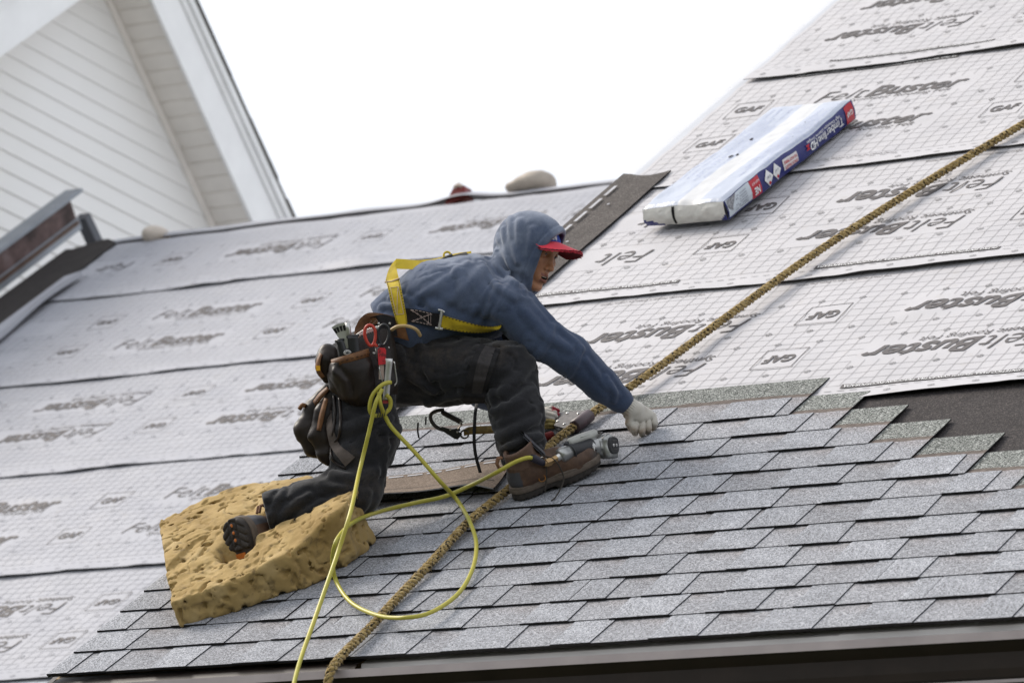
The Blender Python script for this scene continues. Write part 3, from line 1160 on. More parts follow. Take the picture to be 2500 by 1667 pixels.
for d, ln in ((dR, LEN_R), (dL, LEN_L)):
    n2 = np.cross([1, 0, 0], d)
    if n2[2] < 0: n2 = -n2
    # trim where wall meets soffit
    b = MB()
    p0, p1 = apex - d * 0.0, apex + d * ln
    def bar(b, p0, p1, x0, x1, h0, h1, m=0):
        v = []
        for p in (p0, p1):
            for (xx, hh) in ((x0, h0), (x1, h0), (x1, h1), (x0, h1)):
                v.append(p + np.array([xx, 0, 0]) + n2 * hh)
        b.add(v, [(0, 1, 2, 3), (7, 6, 5, 4), (0, 4, 5, 1), (1, 5, 6, 2), (2, 6, 7, 3), (3, 7, 4, 0)], m)
    bar(b, p0, p1, 0.0, 0.022, -0.045, -0.002)
    b.build('soffit_trim', M_SOFF, far)
    k = 0
    tt = 0.0
    while tt < ln:
        b = MB()
        e = 0.103
        bar(b, apex + d * (tt + 0.004), apex + d * (tt + e - 0.010), 0.0, OV - 0.002, 0.0, 0.012)
        bar(b, apex + d * (tt + e - 0.010), apex + d * (tt + e + 0.004), 0.0, OV - 0.002, 0.006, 0.012)
        b.build('soffit_panel', M_SOFF, far)
        tt += e
    b = MB()
    bar(b, apex, p1, OV, OV + 0.02, -0.012, 0.215)
    b.build('bargeboard', M_TRIMW, far)
    b = MB()
    bar(b, apex, p1, OV + 0.0, OV + 0.035, 0.217, 0.255)
    bar(b, apex, p1, OV + 0.0, OV + 0.055, 0.257, 0.30)
    b.build('rake_moulding', M_TRIMW, far)
    b = MB()
    t0 = 0.0
    while t0 < ln:
        bar(b, apex + d * t0, apex + d * (t0 + 0.139), -0.6, OV + 0.066 + rng.uniform(-.004, .004), 0.303, 0.312 + rng.uniform(0, 0.004))
        t0 += 0.14
    b.build('shingle_edge', plain('far_shingle', (0.10, 0.09, 0.08), 0.9, 0.3, 20), far)

# channel beam on a post beyond the far roof's left edge
UBm = -6.33
def pb(x, y): return at_u(x, y, UBm)
b = MB()
def beam(b, pa, pb_, h, x0, x1, m=0):
    d = (pb_ - pa) / np.linalg.norm(pb_ - pa)
    n2 = np.cross([1, 0, 0], d)
    if n2[2] < 0: n2 = -n2
    v = []
    for p in (pa, pb_):
        for (xx, hh) in ((x0, 0), (x1, 0), (x1, h), (x0, h)):
            v.append(p + np.array([xx, 0, 0]) + n2 * hh)
    b.add(v, [(0, 1, 2, 3), (7, 6, 5, 4), (0, 4, 5, 1), (1, 5, 6, 2), (2, 6, 7, 3), (3, 7, 4, 0)], m)
pA, pB = pb(-130, 770), pb(177, 540)
bt = thing('channel_beam', (pA + pB) / 2, 'blurred rusty brown channel beam with grey lower rail at the far roof edge', 'beam')
M_RUST = NT('rusty_brown', 0.7, 0.3)
M_RUST = M_RUST.col(M_RUST.ramp(M_RUST.noise(7, 4, 0.6), [(0.35, (0.045, 0.03, 0.028)), (0.55, (0.13, 0.085, 0.08)), (0.75, (0.22, 0.17, 0.17))]))
M_STEEL = plain('grey_steel', (0.27, 0.29, 0.32), 0.5, 0.15, 5, metal=0.3)
beam(b, pA, pB, 0.135, -0.05, 0.03)
b.build('web', M_RUST, bt)
b = MB()
beam(b, pA + [0, 0, 0.16], pB + [0, 0, 0.16], 0.02, -0.06, 0.05)
b.build('flange', M_STEEL, bt)
b = MB()
beam(b, pA + [0, 0, -0.02], pB + [0, 0, -0.02], 0.02, -0.06, 0.05)
b.build('flange', plain('brown_flange', (0.10, 0.06, 0.045), 0.6, 0.2, 9), bt)
b = MB()
beam(b, pb(-130, 800), pb(186, 560), 0.065, -0.05, 0.04)
b.build('rail', M_STEEL, bt)
b = MB()
beam(b, pb(197, 535), pb(231, 606), 0.055, -0.04, 0.03)
b.build('post', plain('dark_steel', (0.10, 0.105, 0.12), 0.5, 0.15, 6, metal=0.3), bt)

# small things on the far ridge
def far_pt(px, py, w=WB): return W(at_plane(px, py, w))
FS = 23.0 / FPX        # metres per photo pixel out there
q0 = W((-2.98 - 0.42, 8.80, WB + 0.008))
def fdf_sack(P):
    d = ell(P, (0, 0, 0.030), (0.105, 0.10, 0.050))
    d = smin(d, ell(P, (-0.085, 0, 0.015), (0.07, 0.09, 0.030)), 0.03)
    d = smin(d, ell(P, (0.03, 0, 0.050), (0.07, 0.08, 0.038)), 0.03)
    return d + 0.018 * (fbm(P * 14, 2) - 0.5)
v, f = sculpt(fdf_sack, axis_steps(-.22, .22, .012), axis_steps(-.16, .16, .012), axis_steps(-.06, .18, .012))
tag(mk('canvas_bundle', v + q0, f, plain('tan_canvas', (0.40, 0.35, 0.30), 0.8, 0.15, 12), None, True), 'tan canvas bundle lying on the far ridge, larger of the two pale lumps', 'bundle')
q1 = W((-5.66, 8.72, WB + 0.02))
v, f = sculpt(lambda P: ell(P, (0, 0, 0.01), (0.07, 0.08, 0.05)) + 0.012 * (fbm(P * 18, 2) - 0.5), axis_steps(-.12, .12, .01), axis_steps(-.12, .12, .01), axis_steps(-.06, .09, .01))
tag(mk('cloth_lump', v + q1, f, plain('beige_cloth', (0.52, 0.46, 0.40), 0.8, 0.15, 12), None, True), 'small beige cloth lump on the far ridge in front of the white gable', 'cloth')
q2 = W((-3.80, 8.76, WB + 0.035))
bt = thing('roof_bracket', q2, 'small dark red roof bracket with a pale top on the far ridge', 'bracket')
b = MB()
b.add(q2 + np.array([(-.075, -.04, -.06), (.06, -.04, -.02), (.04, -.04, .04), (-.02, -.04, .04), (-.075, .03, -.06), (.06, .03, -.02), (.04, .03, .04), (-.02, .03, .04)]), [(0, 1, 2, 3), (7, 6, 5, 4), (0, 4, 5, 1), (1, 5, 6, 2), (2, 6, 7, 3), (3, 7, 4, 0)])
b.build('plate', plain('dark_red', (0.17, 0.028, 0.025), 0.5, 0.3, 25), bt)
b = MB()
b.tube(q2 + np.array([(-.015, -.045, .035), (0.01, -.045, .048), (.03, -.045, .035)]), 0.010, 8)
b.build('strap', plain('pale_strap', (0.5, 0.42, 0.36), 0.6, 0.2, 20), bt)

# ground out to the horizon
b = MB()
b.box((-600, -600, GZ - 0.5), (600, 900, GZ))
g = b.build('ground', plain('lawn', (0.055, 0.065, 0.035), 0.95, 0.3, 0.4), None, loc=(0, 0, GZ))
tag(g, kind='structure')
b = MB()
b.box((-6.9, 13.5, GZ + 0.004), (30, 60, GZ + 0.12))
tag(b.build('bounce_slab', plain('bounce_pale', (0.52, 0.51, 0.49), 0.9, 0.1, 0.8), None), kind='structure')  # unseen pale slab, added to bounce light onto the gable wall

# ------------------------------------------------------------------ foam block the roofer kneels on
def prow(p):          # worker-frame points -> roof frame
    return PW(np.asarray(p, float)) @ ROOF


KNEE_R, ANK_R = prow((868, 1196, 92)), prow((655, 1262, 92))
BOOT_A, BOOT_B = prow((568, 1268, 150)), prow((590, 1338, 172))
SP = np.array([(0.315, 0.268), (0.470, 0.355), (0.630, 0.480), (0.730, 0.655), (0.710, 0.80), (0.36, 1.06), (0.12, 1.01), (-0.088, 0.862)])
SPH = np.array([0.098, 0.108, 0.142, 0.210, 0.205, 0.150, 0.150, 0.128])


def poly_sd(u, v, pg):
    d = np.full(u.shape, 1e9, np.float32)
    sgn = np.ones(u.shape, np.float32)
    n = len(pg)
    for i in range(n):
        a, b = pg[i], pg[i - 1]
        e = b - a
        wx, wy = u - a[0], v - a[1]
        t = np.clip((wx * e[0] + wy * e[1]) / (e @ e), 0, 1)
        bx, by = wx - e[0] * t, wy - e[1] * t
        d = np.minimum(d, bx * bx + by * by)
        c1, c2, c3 = v >= a[1], v < b[1], e[0] * wy > e[1] * wx
        sgn = np.where((c1 & c2 & c3) | (~c1 & ~c2 & ~c3), -sgn, sgn)
    return sgn * np.sqrt(d)


pit_c, pit_r = [], []
for i in range(300):
    u_, v_ = rng.uniform(-0.1, 0.7), rng.uniform(0.3, 1.06)
    pit_c.append((u_, v_, rng.uniform(0.0, 0.2) if i % 3 == 0 else None))
    pit_r.append(rng.uniform(0.006, 0.015))


def sp_top(u, v):
    wgt = 1.0 / (((u[:, None] - SP[None, :, 0]) ** 2 + (v[:, None] - SP[None, :, 1]) ** 2) + 0.004)
    return (wgt * SPH[None]).sum(1) / wgt.sum(1)


def f_sponge(P):
    u, v, w = P[:, 0], P[:, 1], P[:, 2]
    q = np.stack([u, v, w], -1)
    nz = fbm(q * 9, 3) - 0.5
    nf = fbm(q * 34 + 4, 2) - 0.5
    d2 = poly_sd(u + 0.02 * nz, v + 0.02 * nz, SP)
    top = sp_top(u, v)
    d = smax(smax(d2 - 0.010, w - top + 0.0, 0.014), 0.014 - w, 0.012)
    d = smax(d, -seg(P, KNEE_R + [0.05, 0.04, 0.02], ANK_R + [-0.03, -0.02, 0.004], 0.080, 0.066), 0.03)
    d = smax(d, -seg(P, ANK_R + [-.02, -.02, 0.02], ANK_R + [-0.10, -0.09, 0.05], 0.072, 0.05), 0.04)
    d = smax(d, -seg(P, BOOT_A, BOOT_B, 0.066, 0.060), 0.025)
    d = d + 0.012 * nz + 0.008 * nf
    # torn pits and cracks
    cell = fbm(q * np.array([46, 38, 46], np.float32) + 9, 2)
    d = d + 0.13 * np.clip(cell - 0.625, 0, 0.12)
    cell2 = fbm(q * np.array([15, 13, 15], np.float32) + 19, 2)
    d = d + 0.09 * np.clip(cell2 - 0.66, 0, 0.12)
    cr = np.abs(fbm(q * np.array([10, 14, 12], np.float32) + 31, 2) - 0.5)
    d = d + 0.006 * np.exp(-(cr / 0.012) ** 2)
    return d


v, f = sculpt(f_sponge, axis_steps(-.16, .78, .0046), axis_steps(.24, 1.14, .0046), axis_steps(-.01, .26, .0046))
t = NT('foam_rubber', 0.95, 0.1, sheen=0.1)
n1 = t.noise(7, 4)
c = t.ramp(n1, [(0.3, (0.255, 0.168, 0.060)), (0.55, (0.365, 0.255, 0.105)), (0.75, (0.45, 0.335, 0.168))])
c = t.mix(t.ramp(t.noise(30, 3), [(0.57, 0.0), (0.72, 0.75)]), c, (0.13, 0.092, 0.043))
t.bump(t.noise(260, 3, 0.7), 0.45, 0.003)
M_FOAM = t.col(c)
tag(mk('foam_block', W(v), f, M_FOAM, None, True), 'thick yellow foam rubber block under the kneeling roofer, pitted and torn', 'foam block')

# ------------------------------------------------------------------ the roofer
man = thing('person', PW((900, 1255, 60)), 'roofer in blue hooded sweatshirt, red cap and dark trousers kneeling and reaching across the roof', 'person')
HE = np.array([1345.0, 621.0, -12.0])                     # between the eyes
Hf = np.array([0.779, 0.2835, 0.559]); Hf /= np.linalg.norm(Hf)
Hu = np.array([0.342, -0.9397, 0.0]); Hu -= Hf * (Hf @ Hu); Hu /= np.linalg.norm(Hu)
Hs = np.cross(Hu, Hf)
if Hs[2] < 0: Hs = -Hs
HB = np.stack([Hs, Hu, Hf])                                # rows: side (right), up, forward


def HL(s, u, f):                                           # head frame -> worker frame
    return HE + Hs * s + Hu * u + Hf * f


def f_head(Q):
    """Q in the head frame (side, up, forward)"""
    d = ell(Q, (0, 12, -60), (54, 60, 70))
    d = smin(d, ell(Q, (0, -34, -36), (45, 58, 41)), 12)
    ab = Q.copy(); ab[:, 0] = np.abs(ab[:, 0])
    d = smin(d, seg(ab, (42, -52, -56), (13, -85, -14), 13, 11), 12)      # jaw
    d = smin(d, ell(Q, (0, -86, -10), (16, 12, 13)), 10)                   # chin
    d = smin(d, ell(ab, (30, -20, -13), (15, 11, 13)), 9)                  # cheekbones
    d = smin(d, seg(ab, (8, 11, 1), (30, 13, -10), 6.5, 5.5), 7)           # brow ridge
    d = smax(d, -ell(ab, (23, -2, 4), (13, 8.5, 9)), 7)                    # eye sockets
    d = smin(d, ell(ab, (23.5, -1, -7), (12.5, 9, 10)), 3)                 # lids
    d = smin(d, seg(Q, (0, 4, 0), (0, -30, 12), 5.0, 6.5), 6)              # nose
    d = smin(d, ell(Q, (0, -33, 13.5), (8.5, 8, 9)), 4)
    d = smin(d, ell(ab, (9.5, -36, 6), (6, 6, 7)), 3.5)
    d = smax(d, -ell(ab, (5, -41, 11), (3.0, 2.6, 4)), 1.5)                # nostrils
    d = smin(d, ell(Q, (0, -60, -4), (23, 17, 13)), 8)                     # mouth mound
    d = smin(d, seg(ab, (0, -52.5, 9.5), (15, -57.5, 1.5), 4.6, 2.4), 2.5)  # upper lip
    d = smin(d, seg(ab, (0, -67.5, 9.0), (13, -63.0, 2.0), 5.6, 2.6), 2.5)  # lower lip
    d = smax(d, -ell(Q, (0, -60, 7), (14, 4.0, 13)), 1.6)                  # parted mouth
    gr = polydist(ab, np.array([(12, -34, 8), (19, -48, 3), (23, -60, -3)], np.float32))
    d = d + 1.6 * np.exp(-(gr / 3.2) ** 2)                                 # nasolabial fold
    ch = polydist(Q, np.array([(-9, -76, 4), (0, -77, 5), (9, -76, 4)], np.float32))
    d = d + 1.6 * np.exp(-(ch / 4) ** 2)
    d = smin(d, ell(ab, (55, -8, -62), (6, 17, 10)), 4)                    # ears
    return d


NECK_B = (1205, 690, -60)
SHR, ELR, WRR = (1237, 742, 36), (1393, 868, 22), (1536, 995, -46)
SHL, ELL_, WRL = (1245, 790, -190), (1180, 950, -245), (1292, 1022, -330)
PEL = (915, 890, -60)
HPR, KNR, ANR = (878, 895, -5), (868, 1196, 92), (694, 1250, 92)
HPL, KNL, ANL = (955, 915, -118), (1232, 905, 44), (1290, 1135, 112)


def f_body(P):
    P = P.astype(np.float32)
    Q = (P - HE.astype(np.float32)) @ HB.T.astype(np.float32)
    d = f_head(Q)
    d = smin(d, seg(P, HL(0, -52, -66), NECK_B, 40, 46), 12)
    d = smin(d, chain(P, [(NECK_B, 50), ((1150, 722, -62), 74), ((1050, 760, -60), 72), ((965, 835, -62), 70), (PEL, 72)], 25), 15)
    for sh, elb, wr in ((SHR, ELR, WRR), (SHL, ELL_, WRL)):
        d = smin(d, chain(P, [(sh, 40), (elb, 30), (wr, 19)], 8), 12)
    for hp, kn, an in ((HPR, KNR, ANR), (HPL, KNL, ANL)):
        d = smin(d, chain(P, [(hp, 58), (kn, 42), (an, 18)], 8), 14)
    return d


xs = axis_steps(560, 1560, 9, (1270, 1376, 1.7))
ys = axis_steps(540, 1320, 9, (574, 724, 1.7))
zs = axis_steps(-370, 190, 9, (-60, 40, 1.9))
v, f = sculpt(f_body, xs, ys, zs)
Q = (v - HE) @ HB.T
aq = np.abs(Q[:, 0])
lipm = np.exp(-((np.abs(Q[:, 1] + 53) / 3.8) ** 2)) * (aq < 17) + np.exp(-(((Q[:, 1] + 66.5) / 4.8) ** 2)) * (aq < 15)
lipm = np.clip(lipm * (Q[:, 2] > -4), 0, 1)
inner = ((np.abs(Q[:, 1] + 60) < 4.2) & (aq < 14) & (Q[:, 2] < 6.0) & (Q[:, 2] > -12)).astype(float)
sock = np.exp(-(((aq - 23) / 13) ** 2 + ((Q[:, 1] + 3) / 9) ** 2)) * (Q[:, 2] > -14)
t = NT('skin', 0.48, 0.4)
at = t.n('ShaderNodeSeparateColor')
t.l(t.attr('mask'), at.inputs[0])
c = t.ramp(t.noise(28, 4), [(0.3, (0.32, 0.140, 0.070)), (0.7, (0.42, 0.195, 0.102))])
c = t.mix(at.outputs[0], c, (0.20, 0.072, 0.055))
c = t.mix(at.outputs[1], c, (0.03, 0.008, 0.007))
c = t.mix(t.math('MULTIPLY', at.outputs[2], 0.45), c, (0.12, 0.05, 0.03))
t.b.inputs['Subsurface Weight'].default_value = 0.06
t.b.inputs['Subsurface Radius'].default_value = (0.01, 0.004, 0.002)
t.b.inputs['Subsurface Scale'].default_value = 0.3
t.bump(t.noise(700, 2), 0.15, 0.0008)
M_SKIN = t.col(c)
mk('body', PW(v), f, M_SKIN, man, True, attr={'mask': np.stack([lipm, inner, sock], -1)})

# eyes, brows, teeth
def headmesh(name, verts, faces, mats, parent=man, smooth=True, mi=None):
    return mk(name, PW(np.array([HL(*p) for p in verts])), faces, mats, parent, smooth, mi)


t = NT('eye', 0.15, 0.5)
xz = t.attr('mask')
M_EYE = t.col(xz)
for sgn in (1, -1):
    vv, ff, cc = [], [], []
    ce = np.array([sgn * 22.5, -2.5, -3.2])
    R_ = 6.6
    look = np.array([0.25, -0.16, 1.0]); look /= np.linalg.norm(look)
    for i in range(13):
        a = math.pi * i / 12
        for j in range(18):
            b_ = 2 * math.pi * j / 18
            ax1 = np.cross(look, [0, 1, 0]); ax1 /= np.linalg.norm(ax1)
            ax2 = np.cross(look, ax1)
            p = look * math.cos(a) + (ax1 * math.cos(b_) + ax2 * math.sin(b_)) * math.sin(a)
            vv.append(ce + R_ * p * np.array([1.15, 0.75, 1.05]))
            cc.append((0.01, 0.008, 0.008) if a < 0.30 else (0.035, 0.016, 0.010) if a < 0.75 else (0.48, 0.42, 0.38))
    for i in range(12):
        for j in range(18):
            j2 = (j + 1) % 18
            ff.append((i * 18 + j, i * 18 + j2, (i + 1) * 18 + j2, (i + 1) * 18 + j))
    mk('eye', PW(np.array([HL(*p) for p in vv])), ff, M_EYE, man, True, attr={'mask': np.array(cc)})
    b = MB()
    for k in range(26):
        q = k / 25
        s0 = sgn * (9 + 27 * q)
        u0 = 11.5 + 6.5 * math.sin(q * 2.0) - 4.0 * q * q
        f0 = 5.5 - 13.0 * q * q
        ln = 5.5 * (1 - 0.45 * q)
        for rr_ in (-1.3, 0.8, 2.2):
            a = HL(s0, u0 + rr_, f0 + 1.2)
            b.tube(PW(np.array([a, HL(s0 + sgn * ln * .7, u0 + rr_ + ln * .35, f0 + 1.8 - 1.8 * q), HL(s0 + sgn * ln * 1.2, u0 + rr_ + ln * .4, f0 + 0.4 - 3 * q)])), [0.0012, 0.0011, 0.0003], 4)
    b.build('eyebrow', plain('hair_black', (0.010, 0.008, 0.007), 0.6, 0.2, 50), man)
b = MB()
for q in np.linspace(-8, 8, 7):
    b.box((q - 1.2, -58.5, 2.0), (q + 1.2, -55.0, 5.0), lambda a: PW(np.array([HL(*p) for p in a])))
b.build('teeth', plain('teeth', (0.55, 0.50, 0.42), 0.4, 0.1, 50), man)

# ------------------------------------------------------------------ trousers
def on_surface(fn, pts, n=9, ztop=200):
    p = spline(pts, n)
    zz = np.arange(ztop, -260, -3.0)
    P = np.concatenate([np.repeat(p[:, None, :2], len(zz), 1), np.broadcast_to(zz[None, :, None], (n, len(zz), 1))], 2).reshape(-1, 3)
    d = fn(P.astype(np.float32)).reshape(n, len(zz))
    for i in range(n):
        h = np.nonzero(d[i] < 0)[0]
        if len(h): p[i, 2] = zz[h[0]]
    return p.astype(np.float32)


folds_p = [
    ([(1010, 820, 10), (1040, 870, 25), (1050, 930, 25)], 5, 9), ([(975, 850, 20), (1000, 910, 35), (1060, 960, 35)], 5, 10),
    ([(1000, 1000, 20), (1060, 985, 25), (1130, 960, 40)], 5, 10), ([(1300, 880, 60), (1255, 930, 100), (1190, 975, 105)], 5, 12),
    ([(1305, 945, 80), (1250, 985, 120), (1190, 1005, 115)], 6, 11), ([(1316, 1020, 100), (1265, 1040, 140), (1212, 1065, 130)], 5, 9),
    ([(1320, 1062, 120), (1270, 1076, 160), (1225, 1095, 145)], 7, 9), ([(1322, 1092, 125), (1275, 1108, 165), (1235, 1118, 150)], 7, 8),
    ([(930, 1010, 85), (870, 1040, 100), (815, 1050, 95)], 5, 10), ([(945, 1080, 90), (880, 1105, 130), (815, 1110, 140)], 6, 12),
    ([(925, 1150, 110), (870, 1160, 150), (815, 1150, 150)], 6, 10), ([(760, 1205, 130), (720, 1230, 140), (690, 1262, 140)], 5, 8),
    ([(830, 1215, 140), (770, 1240, 145), (720, 1280, 140)], 6, 9), ([(700, 1190, 120), (680, 1225, 140), (668, 1265, 140)], 5, 7),
    ([(905, 1200, 110), (890, 1240, 130), (840, 1265, 140)], 5, 9), ([(960, 1020, 60), (900, 1075, 110), (840, 1090, 120)], 4, 9),
    ([(1240, 870, 100), (1215, 920, 115), (1210, 985, 100)], -4, 9), ([(1085, 1005, 20), (1020, 1040, 40), (950, 1050, 70)], 6, 12),
]


def pants_base(P):
    d = chain(P, [((978, 830, -62), 78), ((945, 868, -62), 84), ((905, 900, -55), 86)], 20, 0.80)
    d = smax(d, (P - np.array((1004, 806, -60), np.float32)) @ np.array([0.62, -0.78, 0.0], np.float32), 5)
    d = smin(d, chain(P, [(HPR, 84), ((888, 1060, 45), 86), ((868, 1190, 92), 64)], 22), 24)
    d = smin(d, chain(P, [((866, 1196, 93), 66), ((755, 1232, 92), 56), ((672, 1250, 92), 50), ((636, 1262, 92), 48)], 22), 22)
    d = smin(d, chain(P, [((955, 905, -100), 92), ((1080, 900, -35), 88), ((1215, 908, 42), 74)], 22), 26)
    d = smin(d, chain(P, [((1238, 906, 48), 74), ((1262, 1010, 85), 63), ((1270, 1075, 105), 56), ((1276, 1112, 112), 50)], 20), 20)
    d = smin(d, seg(P, (1268, 1108, 118), (1272, 1132, 120), 45, 34), 8)
    return d


folds_p = [(on_surface(pants_base, a), b_, c_) for a, b_, c_ in folds_p]


def f_pants(P):
    P = P.astype(np.float32)
    d = pants_base(P)
    for pl, a, s_ in folds_p:
        e = polydist(P, pl)
        d = d - 1.25 * a * np.exp(-(e / s_) ** 2) + 0.8 * a * np.exp(-((e - 2.0 * s_) / (s_ * 0.9)) ** 2)
    n = fbm(P * np.array([0.014, 0.030, 0.02], np.float32) + 3, 3) - 0.5
    rdg = 0.5 - np.abs(fbm(P * np.array([0.011, 0.022, 0.016], np.float32) + 8, 2) - 0.5) * 2
    cre = np.abs(fbm(P * np.array([0.010, 0.026, 0.016], np.float32) + 41, 2) - 0.5)
    d = d + 9 * n - 5 * np.clip(rdg - 0.30, 0, 1) * 4 + 4.5 * np.exp(-(cre / 0.022) ** 2)
    # open ends and waist
    ax = np.array([652 - 755, 1258 - 1232, 0.0]); ax /= np.linalg.norm(ax)
    d = smax(d, (P - np.array((658, 1258, 92), np.float32)) @ ax.astype(np.float32), 4)
    return d


v, f = sculpt(f_pants, axis_steps(590, 1360, 4.6), axis_steps(770, 1320, 4.6), axis_steps(-260, 210, 5.2))


def cloth(name, lo, hi, fade=None, scale=9.0, sheen=0.35, fine=620, fs=0.35, dust=None, wv=None):
    t = NT(name, 0.95, 0.08, sheen=sheen)
    c = t.ramp(t.noise(scale, 4, 0.6), [(0.3, lo), (0.7, hi)])
    if fade is not None:
        c = t.mix(t.math('MULTIPLY', t.ramp(t.noise(3.4, 3), [(0.42, 0.0), (0.66, 0.8)]), t.ramp(t.noise(60, 3), [(0.35, 0.4), (0.65, 1.0)])), c, fade)
    if dust is not None:
        c = t.mix(t.math('MULTIPLY', t.ramp(t.noise(5.2, 4), [(0.50, 0.0), (0.70, 0.8)]), t.ramp(t.noise(45, 3), [(0.40, 0.2), (0.65, 1.0)])), c, dust)
    sp = t.ramp(t.noise(fine, 2, 0.7), [(0.30, 0.62), (0.5, 1.0), (0.72, 1.5)])
    c = t.mix(1.0, c, sp, 'MULTIPLY')
    t.bump(t.noise(fine * 0.8, 2), fs, 0.0015)
    return t.col(c)


M_PANTS = cloth('trouser_fleece', (0.0125, 0.0125, 0.014), (0.025, 0.025, 0.028), None, 8, 0.22, 420, 0.5, (0.058, 0.047, 0.038))
mk('trousers', PW(v), f, M_PANTS, man, True)

# ------------------------------------------------------------------ hooded sweatshirt
folds_h = [
    ([(1140, 640, 40), (1080, 690, 70), (1010, 735, 75)], 3.5, 9), ([(1180, 655, 40), (1130, 710, 75), (1060, 760, 85)], 3.5, 10),
    ([(1210, 690, 50), (1160, 760, 80), (1110, 800, 80)], 3, 10), ([(1280, 760, 85), (1330, 815, 95), (1390, 850, 80)], 5, 10),
([(1300, 720, 50), (1360, 790, 70), (1420, 850, 55)], 4, 8),
    ([(1430, 880, 40), (1475, 935, 30), (1510, 965, 0)], 4, 7), ([(1480, 920, -10), (1500, 950, 10), (1500, 980, 0)], 5, 6),
    ([(950, 725, 40), (1000, 735, 70), (1060, 775, 85)], 5, 7), ([(930, 745, 30), (1000, 752, 65), (1090, 800, 80)], 6, 8),
    ([(1050, 750, 80), (1130, 790, 85), (1210, 800, 80)], 8, 12), 
    ([(1225, 560, 20), (1235, 610, 40), (1250, 660, 45)], 4.5, 8), ([(1265, 540, 30), (1262, 600, 55), (1272, 660, 50)], 4, 9),
    ([(1205, 600, 0), (1222, 650, 35), (1262, 690, 55)], 6, 7), ([(1300, 560, 40), (1290, 620, 60), (1285, 670, 50)], 3, 8),
    ([(1192, 628, 10), (1222, 680, 45), (1270, 716, 65), (1300, 722, 60)], -3.5, 6), ([(1188, 612, 10), (1216, 655, 45), (1262, 694, 62)], 7, 7), ([(1180, 640, 30), (1210, 696, 65), (1255, 730, 85)], 5, 7), ([(1245, 530, 20), (1246, 590, 50), (1262, 640, 55)], 5, 7), ([(1212, 575, 10), (1226, 620, 35), (1246, 668, 50)], 4, 6),
    ([(1215, 700, 80), (1195, 745, 95), (1170, 790, 85)], 4, 7), ([(1110, 650, 60), (1130, 720, 85), (1120, 790, 82)], 3, 9), ([(1350, 795, 80), (1330, 850, 85), (1300, 880, 60)], 4, 7), ([(1420, 850, 60), (1405, 890, 60), (1385, 925, 40)], 4, 6),
]
SEAM = np.array([(1262, 672, 30), (1225, 684, 75), (1195, 710, 100), (1180, 745, 108), (1190, 785, 100)], np.float32)


def hood_hull(P):
    Q = (P - HE.astype(np.float32)) @ HB.T.astype(np.float32)
    d = ell(Q, (0, 2, -62), (68, 88, 102))
    d = smin(d, ell(Q, (0, -45, -52), (62, 62, 66)), 25)
    d = smin(d, seg(P, HL(0, -55, -62), (1205, 700, -58), 66, 62), 22)
    return d, Q


def torso_base(P):
    d = chain(P, [((945, 800, -62), 70), ((985, 790, -62), 92), ((1065, 740, -60), 103), ((1150, 727, -58), 104), ((1190, 735, -62), 92)], 22, 0.84)
    d = smin(d, chain(P, [(SHR, 64), ((1322, 826, 36), 54), (ELR, 49), ((1470, 938, -12), 41), ((1515, 977, -36), 32)], 14), 22)
    d = smin(d, seg(P, (1508, 970, -32), (1536, 995, -46), 30, 25), 6)
    d = smin(d, chain(P, [(SHL, 60), (ELL_, 48), (WRL, 30)], 14), 22)
    return d


def hoodie_base(P):
    return smin(torso_base(P), hood_hull(P)[0], 16)


folds_h = [(on_surface(hoodie_base, a), b_, c_) for a, b_, c_ in folds_h]
SEAM = on_surface(hoodie_base, SEAM, 16)


def hood_edge(Q):
    return -9.0 + 0.30 * Q[:, 0] + 0.34 * np.maximum(Q[:, 1], 0) + 0.03 * np.minimum(Q[:, 1], 0)


def f_hoodie(P):
    P = P.astype(np.float32)
    t_ = torso_base(P)
    h, Q = hood_hull(P)
    hem = np.clip((Q[:, 2] - hood_edge(Q) + 22) / 4, 0, 1)
    h = h - 2.2 * hem
    cut = Q[:, 2] - hood_edge(Q)
    hd = smax(h, cut, 4)
    d = smin(t_, hd, 16)
    d0 = d
    for pl, a, s_ in folds_h:
        e = polydist(P, pl)
        d = d - 0.85 * a * np.exp(-(e / (1.1 * s_)) ** 2) + 0.55 * a * np.exp(-((e - 2.0 * s_) / (s_ * 0.9)) ** 2)
    n = fbm(P * np.array([0.012, 0.012, 0.012], np.float32) + 2, 3) - 0.5
    cre = np.abs(fbm(P * np.array([0.017, 0.014, 0.014], np.float32) + 57, 2) - 0.5)
    rid2 = np.abs(fbm((P @ np.array([[0.6, 0.8, 0], [-0.8, 0.6, 0], [0, 0, 1]], np.float32)) * np.array([0.012, 0.034, 0.015], np.float32) + 71, 2) - 0.5)
    hm = np.clip(np.abs(h + 3) / 22, 0.45, 1) * np.where(hd < 12, 0.60, 1.0)
    d = d + 8 * n + hm * (1.3 * np.exp(-(cre / 0.020) ** 2) + 1.6 * np.exp(-(rid2 / 0.03) ** 2))
    d = d + 2.4 * np.exp(-(polydist(P, SEAM) / 2.2) ** 2)
    st = np.abs(Q[:, 2] - hood_edge(Q) + 24)
    d = d + np.where(h > -14, 1.8 * np.exp(-(st / 2.0) ** 2), 0)
    inn = h + 9.5 + np.maximum(d - d0, 0)
    cav = smax(inn, -(Q[:, 1] + 112), 6)
    d = smax(d, -cav, 4)
    d = np.where(Q[:, 2] > 30, np.maximum(d, -(h - 3)), d)
    wa = np.array([-0.90, 0.43, 0.0], np.float32)
    d = smax(d, (P - np.array((905, 752, -60), np.float32)) @ wa, 5)
    wr = np.array([0.76, 0.63, -0.15], np.float32)
    d = smax(d, (P - np.array((1534, 993, -46), np.float32)) @ wr, 3)
    d = smax(d, (P[:, 0] - 1290) + 0 * P[:, 1] + np.where((P[:, 2] < -230), 0, -1e4), 3)
    return d


